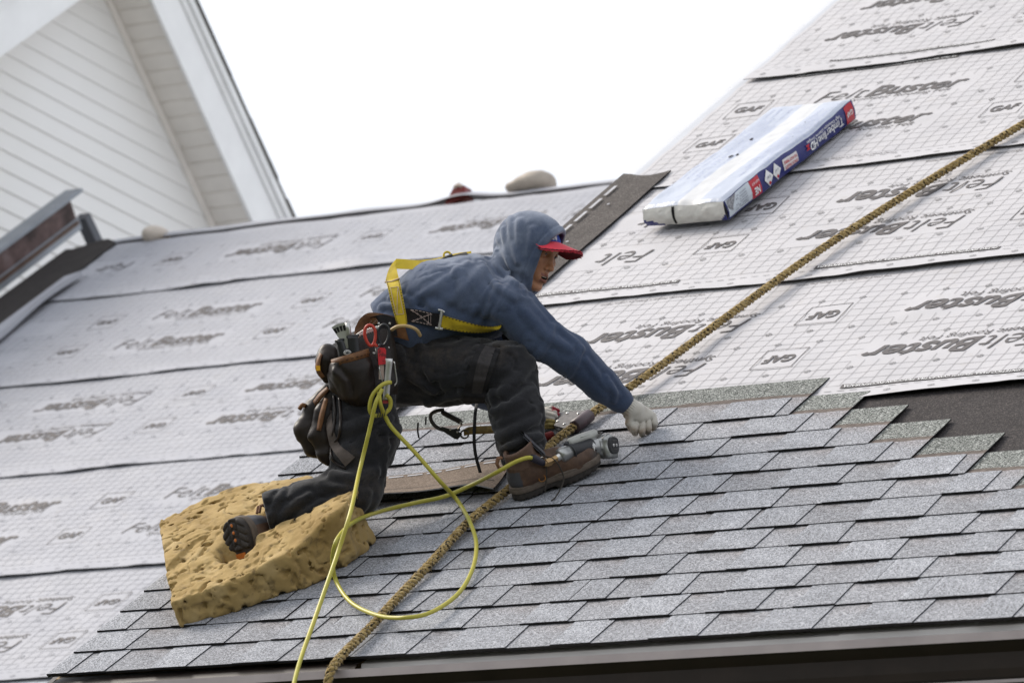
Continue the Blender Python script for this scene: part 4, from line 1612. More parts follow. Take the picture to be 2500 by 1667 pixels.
v, f = sculpt(f_hoodie, axis_steps(860, 1570, 4.6, (1185, 1400, 2.9)), axis_steps(495, 1090, 4.6, (500, 700, 2.9)), axis_steps(-390, 150, 5.0, (-150, 110, 3.4)))
t = NT('sweatshirt_fleece', 0.95, 0.08, sheen=0.22)
pz = t.attr('mask')
sep = t.n('ShaderNodeSeparateColor')
t.l(pz, sep.inputs[0])
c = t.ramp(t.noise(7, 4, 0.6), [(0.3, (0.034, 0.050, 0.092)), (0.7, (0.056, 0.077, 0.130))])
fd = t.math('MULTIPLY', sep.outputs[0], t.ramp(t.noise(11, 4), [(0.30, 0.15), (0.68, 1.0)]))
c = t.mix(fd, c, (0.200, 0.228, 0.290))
c = t.mix(t.math('MULTIPLY', sep.outputs[1], t.ramp(t.noise(170, 3, 0.7), [(0.50, 0.0), (0.55, 1.0)])), c, (0.50, 0.54, 0.60))
c = t.mix(1.0, c, t.ramp(t.noise(520, 2, 0.7), [(0.30, 0.78), (0.5, 1.0), (0.72, 1.25)]), 'MULTIPLY')
t.bump(t.noise(480, 2), 0.35, 0.0015)
M_HOOD = t.col(c)
Qv = (v - HE) @ HB.T
# sun-faded cloth on hood, shoulders and back; scuff of dried paint on the back
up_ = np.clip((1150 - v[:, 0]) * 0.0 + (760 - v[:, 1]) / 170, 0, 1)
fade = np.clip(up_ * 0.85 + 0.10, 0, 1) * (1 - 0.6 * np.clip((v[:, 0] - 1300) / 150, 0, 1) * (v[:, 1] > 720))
sc = polydist(v.astype(np.float32), np.array([(1068, 664, 60), (1058, 690, 75), (1052, 700, 78)], np.float32)) / 13
sc2 = polydist(v.astype(np.float32), np.array([(1054, 698, 78), (1040, 715, 82), (1034, 728, 86)], np.float32)) / 9
scu = np.clip(1.1 - np.minimum(sc, sc2), 0, 1) ** 0.5
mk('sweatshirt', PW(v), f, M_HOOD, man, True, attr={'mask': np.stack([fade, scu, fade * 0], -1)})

# ------------------------------------------------------------------ cap
cap = thing('cap', PW(HE), None, None)
cap.parent = man
cap.location = [float(a) for a in (PW(HE[None])[0] - base_of(man))]
M_RED = plain('cap_red', (0.50, 0.012, 0.035), 0.8, 0.12, 40, sheen=0.2)
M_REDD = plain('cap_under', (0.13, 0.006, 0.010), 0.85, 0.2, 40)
M_BLUE = plain('cap_blue', (0.018, 0.050, 0.30), 0.7, 0.15, 40)
vv, ff, mi = [], [], []
for i in range(14):
    a = i / 13 * math.pi / 2
    for j in range(40):
        b_ = 2 * math.pi * j / 40
        vv.append((56.5 * math.cos(a) * math.sin(b_), 14 + 58 * math.sin(a), -62 + 75 * math.cos(a) * math.cos(b_)))
for i in range(13):
    for j in range(40):
        j2 = (j + 1) % 40
        ff.append((i * 40 + j, i * 40 + j2, (i + 1) * 40 + j2, (i + 1) * 40 + j))
        mi.append(1 if (1 < i < 8 and (j < 8 or j >= 32)) else 0)
mk('crown', PW(np.array([HL(*p) for p in vv])), ff, [M_RED, M_BLUE], cap, True, mi)
xy, tf, tw = text_poly('NEW', 0.03, 0.1)
xy = np.concatenate([xy])
tv = []
for x, y in xy:
    b_ = math.radians(14) - (x / tw - 0.0) * math.radians(30) + math.radians(20)
    u_ = 36 + y * 11
    kk_ = math.sqrt(max(0, 1 - ((u_ - 14) / 58) ** 2))
    tv.append((58.5 * math.sin(b_) * kk_, u_, -62 + 77.0 * math.cos(b_) * kk_))
mk('printed_lettering', PW(np.array([HL(*p) for p in tv])), tf, M_WHITE, cap)


def brim(off_u, ext, jag, lo=0.0):
    rows = []
    for i in range(9):
        q = i / 8
        r = []
        for j in range(49):
            a = math.radians(-66 + 132 * j / 48)
            rs, rf = 60 * math.sin(a), -62 + 75 * math.cos(a)
            L_ = (66 * max(0, math.cos(a * 0.94)) ** 0.75 + ext) * q
            if q == 1: L_ += jag * (nrng.rand() - 0.5)
            droop = 14 - 25 * math.sin(a) ** 2 - 0.066 * L_ - 0.0035 * L_ * L_ * 0 - 6.0 * q * math.sin(a) ** 2
            r.append(HL(rs * (1 + 0.10 * q), 19 + droop + off_u, rf + L_))
        rows.append(r)
    return np.array(rows)


T_ = brim(1.5, 0, 3.0)
Bm = brim(-3.2, 0.5, 3.0)
b = MB(); b.grid(PW(T_)); b.build('brim', M_RED, cap, True)
b = MB(); b.grid(PW(Bm)[:, ::-1]); b.build('brim_underside', M_REDD, cap, True)
Mid = brim(-0.8, -2.0, 0.6)
b = MB(); b.grid(PW(np.stack([T_[-1], (T_[-1] + Mid[-1]) / 2 + Hf * -.5], 0)), 0)
b.grid(PW(np.stack([(T_[-1] + Mid[-1]) / 2 + Hf * -.5, (Mid[-1] * .6 + Bm[-1] * .4)], 0)), 1)  # dark stripe painted as the shaded gap between the brim layers
b.grid(PW(np.stack([(Mid[-1] * .6 + Bm[-1] * .4), Bm[-1]], 0)), 0)
b.build('brim_edge', [M_RED, plain('brim_gap_dark', (0.03, 0.025, 0.03), 0.8, 0.3, 60)], cap)
b = MB()
for k in range(150):
    j = rng.randint(2, 46)
    q = rng.random()
    p = T_[-1][j] * (1 - q) + T_[-1][min(48, j + 1)] * q if rng.random() < 0.6 else Bm[-1][j] * (1 - q) + Bm[-1][min(48, j + 1)] * q
    dr = Hf * rng.uniform(0.5, 4) + Hu * rng.uniform(-3, 3) + Hs * rng.uniform(-2, 2)
    b.tube(PW(np.array([p - Hf, p + dr * 0.5, p + dr])), [0.0009, 0.0008, 0.0003], 3)
b.build('frayed_threads', M_RED, cap)

# ------------------------------------------------------------------ gloves
M_GLOVE = NT('knit_glove', 0.95, 0.1, sheen=0.25)
t = M_GLOVE
c = t.ramp(t.noise(26, 4), [(0.3, (0.40, 0.365, 0.315)), (0.65, (0.50, 0.475, 0.425))])
sp = t.n('ShaderNodeSeparateColor'); t.l(t.attr('mask'), sp.inputs[0])
c = t.mix(t.math('MULTIPLY', sp.outputs[0], t.ramp(t.noise(60, 3), [(0.3, 0.35), (0.7, 1.0)])), c, (0.20, 0.115, 0.052))
c = t.mix(sp.outputs[1], c, (0.22, 0.018, 0.030))
t.bump(t.noise(520, 2), 0.4, 0.0012)
M_GLOVE = t.col(c)


def finger(P, pts, r0, r1):
    n = len(pts) - 1
    return chain(P, [(p, r0 + (r1 - r0) * i / n) for i, p in enumerate(pts)], 2.5)


def f_gloveR(P):
    P = P.astype(np.float32)
    d = chain(P, [((1519, 979, -36), 21.5), ((1536, 994, -44), 22), ((1548, 1006, -48), 24)], 6)
    ax = np.array([0.76, 0.63, -.15]); ax /= np.linalg.norm(ax)
    hand = smin(seg(P, (1550, 1008, -46), (1560, 1030, -50), 25, 16), seg(P, (1556, 1004, -54), (1588, 1014, -66), 22, 14), 10)
    hand = smin(hand, seg(P, (1560, 1024, -46), (1586, 1020, -58), 18, 14), 8)
    d = smin(d, hand, 10)
    F = [([(1556, 1028, -42), (1549, 1047, -28), (1552, 1056, -40)], 12, 9.5), ([(1570, 1028, -46), (1567, 1051, -32), (1569, 1058, -46)], 11.5, 9),
         ([(1583, 1022, -54), (1583, 1046, -42), (1583, 1054, -56)], 11, 9), ([(1595, 1014, -64), (1599, 1034, -54), (1597, 1045, -66)], 10.5, 8.5)]
    for pts, a, b_ in F:
        fg = finger(P, pts, a - 0.6, b_)
        d = smin(d, fg, 1.0) + 2.0 * np.exp(-(np.maximum(np.abs(d - fg), np.abs(d) * 0.6) / 2.2) ** 2)
    d = smin(d, finger(P, [(1541, 1014, -36), (1537, 1034, -34), (1546, 1050, -44)], 12, 9), 4)
    rib = np.sin((P @ np.array([-0.63, 0.76, 0.25], np.float32)) * 1.0)
    cuff = np.clip(1 - ((P - np.array((1540, 998, -46), np.float32)) @ ax.astype(np.float32)) / 6, 0, 1)
    return d + 1.1 * rib * cuff + 1.5 * (fbm(P * 0.09, 2) - 0.5)


v, f = sculpt(f_gloveR, axis_steps(1490, 1625, 1.9), axis_steps(945, 1080, 1.9), axis_steps(-100, 0, 2.0))
dirt = np.clip((v[:, 1] - 1036) / 14, 0, 1) * 0.75 + np.clip((1545 - v[:, 0]) / 14, 0, 1) * np.clip((v[:, 1] - 985) / 30, 0, 1) * 0.8
gl = mk('glove', PW(v), f, M_GLOVE, man, True, attr={'mask': np.stack([np.clip(dirt, 0, 1), dirt * 0, dirt * 0], -1)})
gl['label'] = 'dirty white knit glove pressed on the shingles'


def f_gloveL(P):
    P = P.astype(np.float32) - np.array((9, 0, 22), np.float32)
    d = chain(P, [((1286, 1021, -328), 21), ((1304, 1019, -330), 20), ((1322, 1019, -332), 19)], 6)
    F = [([(1328, 1008, -330), (1348, 1012, -322), (1358, 1020, -330)], 8, 6), ([(1328, 1015, -320), (1347, 1020, -312), (1356, 1028, -322)], 8, 6),
         ([(1326, 1024, -316), (1342, 1029, -308), (1350, 1035, -318)], 7.5, 6), ([(1322, 1031, -318), (1336, 1036, -310), (1342, 1041, -320)], 7, 5.5), ([(1318, 1006, -342), (1340, 1002, -342), (1356, 1007, -338)], 8, 6)]
    for pts, a, b_ in F:
        d = smin(d, finger(P, pts, a, b_), 2.2)
    return d + 1.2 * (fbm(P * 0.1, 2) - 0.5)


v, f = sculpt(f_gloveL, axis_steps(1255, 1390, 2.2), axis_steps(985, 1060, 2.2), axis_steps(-350, -260, 2.4))
redm = np.clip((v[:, 0] - 1347) / 5, 0, 1) * (v[:, 2] < -296)
gl = mk('glove', PW(v), f, M_GLOVE, man, True, attr={'mask': np.stack([redm * 0, redm, redm * 0], -1)})
gl['label'] = 'white glove with red palm on the rope grab'

# ------------------------------------------------------------------ boots
def boot(name_label, T, side):
    """T: boot frame (x heel to toe, y towards the outside, z up, metres) -> world"""
    bt = thing('boot', T(np.array([[0.14, 0, 0.0]]))[0], None, None)
    bt.parent = man
    bt.location = [float(a) for a in (T(np.array([[0.14, 0, 0.0]]))[0] - base_of(man))]
    bt['label'] = name_label

    def f_up(P):
        P = P.astype(np.float32)
        d = seg(P, (0.047, 0, 0.062), (0.13, 0, 0.062), 0.040, 0.043)
        d = smin(d, seg(P, (0.13, 0, 0.060), (0.215, 0.004, 0.046), 0.043, 0.047), 0.02)
        d = smin(d, seg(P, (0.215, 0.004, 0.046), (0.258, 0.004, 0.046), 0.047, 0.041), 0.015)
        d = smin(d, seg(P, (0.075, 0, 0.08), (0.17, 0, 0.078), 0.042, 0.034), 0.025)
        sh = seg(P, (0.062, 0, 0.07), (0.062, 0, 0.20), 0.045, 0.052) 
        d = smin(d, sh, 0.03)
        d = smax(d, 0.030 - P[:, 2], 0.004)
        d = smax(d, P[:, 2] - (0.148 + 0.30 * (P[:, 0] - 0.02)), 0.006)
        d = smax(d, -seg(P, (0.064, 0, 0.11), (0.066, 0, 0.24), 0.036, 0.046), 0.006)
        # panel seams
        for pl in (((0.10, .045, .10), (0.115, .05, .07), (0.13, .052, .035)), ((0.075, .045, .11), (0.088, .05, .075), (0.10, .052, .035)), ((.20, .05, .075), (.16, .05, .07), (.125, .05, .09)),
                   ((0.02, .04, .10), (0.06, .05, .092), (0.095, .045, .115))):
            for sg in (1, -1):
                e = polydist(P * np.array([1, sg, 1], np.float32), np.array(pl, np.float32))
                d = d + 0.0016 * np.exp(-(e / 0.0035) ** 2)
        d = d - 0.0025 * np.exp(-((P[:, 0] - 0.16) / 0.02) ** 2) * np.sin(P[:, 2] * 90) * 0.6
        return d + 0.004 * (fbm(P * 40, 2) - 0.5)
    v, f = sculpt(f_up, axis_steps(-.01, .32, .0035), axis_steps(-.07, .07, .0035), axis_steps(.02, .23, .0035))
    x, y, z = v.T
    collar = ((z > 0.097 + 0.25 * np.abs(x - 0.045)) & (x < 0.098)).astype(float)
    heel = ((x < 0.035) & (z < 0.095)).astype(float) * (1 - collar)
    tip = np.clip((x - 0.262) / 0.02, 0, 1) * np.clip((0.075 - z) / 0.02, 0, 1)
    t = NT('boot_leather', 0.62, 0.35)
    sp = t.n('ShaderNodeSeparateColor'); t.l(t.attr('mask'), sp.inputs[0])
    c = t.ramp(t.noise(24, 4, 0.6), [(0.3, (0.050, 0.027, 0.016)), (0.6, (0.090, 0.050, 0.030)), (0.8, (0.14, 0.085, 0.055))])
    c = t.mix(sp.outputs[0], c, (0.115, 0.068, 0.046))
    c = t.mix(sp.outputs[1], c, (0.055, 0.055, 0.062))
    c = t.mix(sp.outputs[2], c, (0.045, 0.036, 0.032))
    t.bump(t.noise(420, 3), 0.3, 0.001)
    mk('leather_upper', T(v), f, t.col(c), bt, True, attr={'mask': np.stack([collar, heel, tip], -1)})

    def prof(P):
        q = P[:, :2]
        def circ(c_, r): return np.sqrt(((q - np.array(c_, np.float32)) ** 2).sum(1)) - r
        z3 = np.concatenate([q, q[:, :1] * 0], 1)
        d = seg(z3, (0.045, 0, 0), (0.06, 0, 0), 0.042, 0.040)
        d = smin(d, seg(z3, (0.06, 0, 0), (0.15, 0.002, 0), 0.038, 0.042), 0.02)
        return smin(d, seg(z3, (0.19, 0.004, 0), (0.258, 0.004, 0), 0.051, 0.044), 0.02)

    def f_mid(P):
        P = P.astype(np.float32)
        rise = 0.010 * np.clip((P[:, 0] - 0.20) / 0.1, 0, 1) ** 2
        d = smax(prof(P) - 0.003, np.abs(P[:, 2] - 0.033 - 0.5 * rise) - 0.0115, 0.005)
        g = np.abs(P[:, 2] - 0.038 - rise)
        return d + 0.0018 * np.exp(-(g / 0.002) ** 2)

    def f_out(P):
        P = P.astype(np.float32)
        pr = prof(P)
        rise = 0.016 * np.clip((P[:, 0] - 0.20) / 0.1, 0, 1) ** 2
        d = smax(pr, np.abs(P[:, 2] - 0.0115 - rise) - 0.0115, 0.003)
        d = smax(d, -rbox(P, (0.112, 0, 0.0), (0.022, 0.08, 0.007), 0.002), 0.004)
        # tread: chevron blocks
        ph = (P[:, 0] + 0.6 * np.abs(P[:, 1]) * np.where(P[:, 0] > 0.1, 1, -1)) / 0.021
        gr = np.abs((ph % 1.0) - 0.5) * 0.021
        ce = np.abs(np.abs(P[:, 1]) - 0.015)
        gd = np.minimum(gr, ce)
        deep = np.clip((0.0065 + rise - P[:, 2]) / 0.002, 0, 1)
        return d + 0.005 * np.exp(-(gd / 0.0026) ** 2) * deep
    v, f = sculpt(f_mid, axis_steps(-.01, .32, .0035), axis_steps(-.07, .07, .0035), axis_steps(.01, .06, .0025))
    mk('midsole', T(v), f, plain('midsole_rubber', (0.105, 0.083, 0.066), 0.75, 0.25, 40), bt, True)
    v, f = sculpt(f_out, axis_steps(-.01, .32, .0028), axis_steps(-.07, .07, .0028), axis_steps(-.008, .05, .0028))
    mk('outsole', T(v), f, plain('outsole_rubber', (0.034, 0.029, 0.026), 0.8, 0.35, 60), bt, True)
    M_OR = plain('orange_rubber', (0.45, 0.13, 0.02), 0.6, 0.15, 60)
    for (xx, yy) in ((0.022, -0.0), (0.042, 0.0), (0.062, 0.0), (0.145, 0.0)):
        b = MB(); b.lathe(T(np.array([[xx, yy, 0.004]]))[0], T(np.array([[xx, yy, -0.002]]))[0] - T(np.array([[xx, yy, 0.004]]))[0], [(0, 0.0058), (0.0045, 0.0058), (0.0055, 0.003)], 10)
        b.build('tread_stud', M_OR, bt)
    b = MB(); b.box((0.098, -0.018, 0.0045), (0.112, 0.018, 0.008), T); b.build('shank_plate', M_OR, bt)
    b = MB()
    b.tube(T(np.array([(0.004, -.004, .105), (-.012, -.004, .115), (-.015, -.004, .132), (-.006, -.004, .146), (0.006, -.004, .144)])), 0.0045, 8)
    b.tube(T(np.array([(0.004, .006, .105), (-.012, .006, .115), (-.015, .006, .132), (-.006, .006, .146), (0.006, .006, .144)])), 0.0045, 8)
    b.build('pull_loop', plain('tan_webbing', (0.17, 0.085, 0.045), 0.8, 0.25, 60), bt)
    b = MB()      # tongue
    TT = []
    for q in np.linspace(0, 1, 8):
        cx, cz = 0.135 - 0.045 * q, 0.105 + 0.085 * q
        TT.append([(cx + 0.004 * math.cos(a), 0.028 * math.sin(a) * (1 - 0.25 * q * q), cz + 0.010 * math.cos(a)) for a in np.linspace(-1.5, 1.5, 9)])
    TT = np.array(TT)
    b.grid(T(TT.reshape(-1, 3)).reshape(TT.shape)); b.grid((T((TT - [0.005, 0, 0.003]).reshape(-1, 3)).reshape(TT.shape))[:, ::-1])
    b.build('tongue', plain('tongue_grey', (0.045, 0.045, 0.052), 0.55, 0.2, 60, spec=0.4), bt, True)
    M_EYEL = plain('eyelet_metal', (0.55, 0.53, 0.50), 0.3, 0.1, 60, metal=0.9)
    M_LACE = plain('lace', (0.040, 0.034, 0.028), 0.9, 0.3, 90)
    row = [(0.118, 0.110), (0.134, 0.102), (0.150, 0.095), (0.166, 0.089)]
    for sg in (1, -1):
        for (xx, zz) in row:
            b = MB()
            an = np.arange(10) / 10 * 2 * np.pi
            c_ = np.array((xx, sg * 0.033, zz - 0.004))
            b.tube(T(c_ + np.stack([0.0055 * np.cos(an), sg * 0.003 + 0.002 * np.sin(an), 0.0055 * np.sin(an)], -1)), 0.0016, 6, closed=True)
            b.build('eyelet', M_EYEL, bt)
    b = MB()
    for i, (xx, zz) in enumerate(row):
        b.tube(T(spline([(xx, -0.034, zz - .002), (xx - .003, -0.015, zz + 0.011), (xx - .006, 0.015, zz + 0.013), (xx - .010, 0.034, zz)], 10)), 0.0024, 6)
        if i < 3:
            x2, z2 = row[i + 1]
            b.tube(T(spline([(xx, 0.034, zz - .002), ((xx + x2) / 2, 0.012, zz + 0.010), ((xx + x2) / 2, -0.012, zz + 0.008), (x2, -0.034, z2)], 10)), 0.0024, 6)
    b.build('lacing', M_LACE, bt)
    return bt, M_LACE


# standing boot: flat on the shingles, toe pointing up and along the roof
ang = math.radians(47)
ba = np.array([math.cos(ang), math.sin(ang), 0]); bb = np.array([math.sin(ang), -math.cos(ang), 0]); bn = np.array([0, 0, 1.0])
bo = np.array([1.100, 1.030, 0.022])


def T_L(p):
    p = np.asarray(p, float)
    return W(bo + p[..., 0:1] * ba + p[..., 1:2] * bb + p[..., 2:3] * bn)


bootL, M_LACE = boot('brown leather boot standing flat on the shingles', T_L, 1)
b = MB()
for pts in ([(0.118, .034, .108), (0.122, .052, .095), (0.112, .060, .060), (0.096, .066, .026), (0.090, .068, .012)],
            [(0.126, .030, .112), (0.150, .056, .095), (0.160, .066, .050), (0.150, .078, .022), (0.105, .120, .004), (0.085, .135, .003)]):
    b.tube(T_L(spline(pts, 24)), 0.0024, 6)
b.build('lace_end', M_LACE, bootL)
b = MB()
an = np.arange(16) / 16 * 2 * np.pi
b.tube(T_L(np.stack([0.098 + 0.0105 * np.cos(an), 0.0475 + 0 * an, 0.050 + 0.0105 * np.sin(an)], -1)), 0.0011, 5, closed=True)
b.build('ring_emblem', plain('orange_stitch', (0.45, 0.17, 0.02), 0.7, 0.1, 60), bootL)

# kneeling boot: toe pressed down into the foam, sole showing
qs = np.array([-0.66, 0.12, 0.74]); qs /= np.linalg.norm(qs)       # outward normal of the sole (worker frame)
aR = np.array([0.22, 0.95, 0.10]); aR -= qs * (aR @ qs); aR /= np.linalg.norm(aR)
lR = np.cross(-qs, aR)
hR = np.array([568.0, 1258.0, 134.0])
B2W = 1.0 / KP


def T_R(p):
    p = np.asarray(p, float)
    return PW(hR + B2W * 1.18 * (p[..., 0:1] * aR + p[..., 1:2] * lR - p[..., 2:3] * qs))


boot('brown leather boot with its black lugged sole showing, toe in the foam', T_R, -1)

# ------------------------------------------------------------------ draping helper: lay flat straps on the clothes
def f_all(P):
    return np.minimum(f_pants(P), f_hoodie(P))


def drape(pts, off=3.0, field=None, ztop=190, sm=2):
    field = field or f_all
    p = np.asarray(pts, float)
    zz = np.arange(ztop, -260, -3.0)
    P = np.concatenate([np.repeat(p[:, None, :2], len(zz), 1), np.broadcast_to(zz[None, :, None], (len(p), len(zz), 1))], 2).reshape(-1, 3)
    d = field(P.astype(np.float32)).reshape(len(p), len(zz))
    hit = d < 0
    i = np.where(hit.any(1), hit.argmax(1), -1)
    z = np.where(i >= 0, zz[i], np.nan)
    if np.isnan(z).any():
        ok = ~np.isnan(z)
        z = np.interp(np.arange(len(z)), np.arange(len(z))[ok], z[ok])
    for _ in range(sm):
        zs_ = np.convolve(np.pad(z, 1, mode='edge'), [0.25, 0.5, 0.25], mode='valid')
        z = np.maximum(z * 0.5 + zs_ * 0.5, zs_)
    return np.concatenate([p[:, :2], (z + off)[:, None]], 1)


def band(name, A, B, mat, parent, n=40, off=3.0, th=0.0028, field=None, dr=True, cols=5, stitch=None):
    """flat strap between two edges given in the worker frame"""
    A, B = spline(A, n), spline(B, n)
    rows = []
    for q in np.linspace(0, 1, cols):
        e = A * (1 - q) + B * q
        rows.append(drape(e, off, field) if dr else e)
    if dr:      # keep the strap flat across its width
        zm = np.max([r[:, 2] for r in rows], 0)
        for r in rows: r[:, 2] = 0.45 * r[:, 2] + 0.55 * zm
    V = PW(np.stack(rows, 0))
    b = MB()
    b.grid(V)
    back = V - (-ZC * -th)
    b.grid(back[::-1])
    b.grid(np.stack([back[0], V[0]], 0)); b.grid(np.stack([V[-1], back[-1]], 0))
    o = b.build(name, mat, parent, True)
    if stitch:
        s_ = MB()
        fr, smat, dash = stitch
        for q in fr:
            e = rows[0] * (1 - q) + rows[-1] * q
            k = q * (cols - 1); k0 = min(int(k), cols - 2)
            e = rows[k0] * (1 - (k - k0)) + rows[k0 + 1] * (k - k0)
            E_ = PW(e + [0, 0, 1.0])
            for i in range(0, n - dash, 2 * dash):
                s_.tube(E_[i:i + dash + 1], 0.0011, 4)
        s_.build('stitching', smat, o)
    return o, rows


M_YEL = NT('yellow_webbing', 0.75, 0.2, sheen=0.2)
t = M_YEL
c = t.ramp(t.noise(12, 4), [(0.3, (0.40, 0.275, 0.010)), (0.65, (0.54, 0.40, 0.018))])
c = t.mix(t.ramp(t.noise(26, 3), [(0.56, 0.0), (0.75, 0.55)]), c, (0.20, 0.135, 0.015))
t.bump(t.noise(700, 2), 0.3, 0.001)
M_YEL = t.col(c)
M_BLKW = plain('black_webbing', (0.011, 0.010, 0.011), 0.8, 0.4, 60, bump=0.2)
M_GRYW = plain('grey_webbing', (0.075, 0.060, 0.052), 0.8, 0.25, 40, bump=0.2)
M_THR = plain('pale_thread', (0.45, 0.36, 0.33), 0.8, 0.1, 60)
M_STL = plain('bright_steel', (0.55, 0.54, 0.52), 0.32, 0.15, 30, metal=0.85)
M_DSTL = plain('dark_steel_part', (0.085, 0.080, 0.075), 0.45, 0.3, 30, metal=0.6)
M_LEA = NT('black_leather', 0.46, 0.30)
t = M_LEA
c = t.ramp(t.noise(16, 4, 0.6), [(0.3, (0.010, 0.007, 0.006)), (0.6, (0.020, 0.013, 0.010)), (0.8, (0.050, 0.029, 0.017))])
t.bump(t.noise(300, 3), 0.25, 0.001)
M_LEA = t.col(c)
M_BRL = NT('brown_leather', 0.6, 0.35)
t = M_BRL
c = t.ramp(t.noise(30, 4, 0.6), [(0.3, (0.075, 0.030, 0.012)), (0.6, (0.15, 0.066, 0.024)), (0.8, (0.24, 0.12, 0.050))])
t.bump(t.noise(260, 3), 0.3, 0.001)
M_BRL = t.col(c)

# ------------------------------------------------------------------ fall harness (worn)
har = thing('harness', PW((1080, 760, 50)), None, None)
har.parent = man
har.location = [float(a) for a in (PW(np.array([1080, 760, 50.])) - base_of(man))]
har['label'] = 'yellow and black fall harness with steel buckle'
zb = -10
# strap standing off the back, folded, then down to the hip
A = [(1150, 612, -60), (1110, 618, -62), (1062, 630, -60), (1020, 634, -52), (985, 632, -45), (966, 631, -40)]
B = [(1150, 622, -50), (1115, 629, -46), (1068, 651, -30), (1030, 657, -24), (990, 657, -20), (968, 656, -16)]
band('back_strap', A, B, M_YEL, har, 30, dr=False)
A = [(966, 632, -40), (955, 645, -30), (946, 664, -18), (941, 686, 0)]
B = [(968, 656, -16), (969, 660, -8), (971, 668, 4), (974, 680, 14)]
band('back_strap', A, B, M_YEL, har, 14, dr=False)
A = [(941, 684, 2), (948, 705, 36), (956, 740, 60), (966, 775, 72), (972, 792, 76)]
B = [(974, 679, 14), (980, 702, 46), (988, 740, 70), (994, 772, 78), (996, 792, 82)]
o, rows = band('back_strap', A, B, M_YEL, har, 44, dr=False, stitch=((0.07, 0.93), M_BLKW, 1))
b = MB()
R0 = [r for r in rows]
def onband(i, q): 
    k = q * 4; k0 = min(int(k), 3)
    return R0[k0][i] * (1 - (k - k0)) + R0[k0 + 1][i] * (k - k0) + [0, 0, 1.2]
for (i0, q0, i1, q1) in ((10, .2, 10, .8), (30, .2, 30, .8), (10, .8, 30, .25), (10, .2, 30, .2), (10, .8, 30, .8)):
    b.tube(PW(np.array([onband(int(i0 + (i1 - i0) * s_), q0 + (q1 - q0) * s_) for s_ in np.linspace(0, 1, 8)])), 0.0008, 4)
b.build('box_stitch', M_THR, o)
b = MB(); b.tube(PW(np.array([(940, 689, 8), (955, 688, 16), (976, 680, 20)])), 0.003, 6); b.build('keeper_ring', plain('cord_tan', (0.45, 0.33, 0.2), 0.7, .2, 50), har)
# D-ring patch between the shoulder blades
b = MB()
an = np.linspace(0, 2 * np.pi, 15)[:-1]
b.tube(PW(np.stack([1091 + 8.5 * np.cos(an), 622 + 8 * np.sin(an), -52 + 6 * np.sin(an)], -1)), 0.0035, 6, closed=True)
b.build('d_ring', M_YEL, har)
b = MB(); b.tube(PW(np.array([(1074, 636, -46), (1090, 628, -48), (1104, 622, -50)])), 0.006, 8); b.build('ring_plate', M_DSTL, har)
band('back_strap', [(1085, 630, -46), (1110, 621, -50), (1138, 614, -54)], [(1090, 637, -26), (1116, 627, -28), (1142, 620, -32)], M_BLKW, har, 14, dr=False)
# waist belt: black part with boxed stitching, buckle, yellow part
o, rows = band('waist_strap', [(985, 752, 0), (1020, 756, 0), (1048, 762, 0), (1078, 768, 0)], [(988, 786, 0), (1022, 790, 0), (1048, 796, 0), (1074, 801, 0)], M_BLKW, har, 30, off=5)
R0 = rows
b = MB()
for (i0, q0, i1, q1) in ((5, .08, 21, .08), (5, .90, 21, .90), (21, .08, 21, .9), (19, .12, 19, .85), (5, .1, 21, .9), (5, .9, 21, .1), (6, .1, 22, .9), (6, .9, 22, .1)):
    for s_ in np.linspace(0, 0.93, 11):
        b.tube(PW(np.array([onband(int(round(i0 + (i1 - i0) * e)), q0 + (q1 - q0) * e) for e in (s_, s_ + 0.05)]) + 0.01), 0.0009, 4)
b.build('box_stitch', M_THR, o)
band('waist_strap', [(1080, 769, 0), (1120, 781, 0), (1165, 793, 0), (1200, 797, 0), (1226, 793, 0)], [(1078, 801, 0), (1120, 809, 0), (1160, 813, 0), (1196, 811, 0), (1220, 804, 0)], M_YEL, har, 40, off=5, stitch=((0.06, 0.94), M_BLKW, 1))
bz = float(np.max(drape([(1072, 760), (1078, 770), (1078, 786), (1074, 800)], 10)[:, 2]))
b = MB()
b.tube(PW(np.array([(1071, 757, bz), (1080, 759, bz + 2), (1086, 763, bz + 2)])), 0.0032, 6)
b.tube(PW(np.array([(1080, 758, bz + 2), (1077, 780, bz + 3), (1073, 803, bz + 2)])), 0.0046, 6)
b.tube(PW(np.array([(1064, 801, bz), (1073, 803, bz + 2), (1082, 803, bz + 1)])), 0.0036, 6)
b.build('buckle', M_STL, har)
# black strap hanging behind the chest and the padded leg strap
band('chest_strap', [(1222, 808, -40), (1232, 850, -60)], [(1245, 800, -40), (1255, 850, -60)], M_BLKW, har, 8, dr=False)
o, rows = band('leg_strap', [(1176, 838, 0), (1160, 862, 0), (1146, 900, 0), (1136, 945, 0), (1131, 982, 0)], [(1222, 852, 0), (1214, 872, 0), (1204, 905, 0), (1190, 945, 0), (1182, 984, 0)], M_BLKW, har, 40, off=9)
b_, r_ = band('leg_strap', [(1186, 842, 0), (1170, 872, 0), (1158, 920, 0), (1148, 978, 0)], [(1210, 850, 0), (1200, 878, 0), (1187, 922, 0), (1172, 978, 0)], plain('ribbed_webbing', (0.030, 0.026, 0.026), 0.7, 0.3, 80), har, 40, off=14)
b = MB()
pz = drape([(1192, 836)], 6)[0][2]
Q = np.array([(1175, 826), (1212, 836), (1208, 852), (1170, 842)])
b.add(np.concatenate([PW(np.c_[Q, np.full(4, pz + 8)]), PW(np.c_[Q, np.full(4, pz - 10)])]), [(0, 3, 2, 1), (4, 5, 6, 7), (0, 1, 5, 4), (1, 2, 6, 5), (2, 3, 7, 6), (3, 0, 4, 7)])
b.build('strap_slider', plain('black_plastic', (0.014, 0.012, 0.013), 0.5, 0.2, 30, spec=0.4), har)
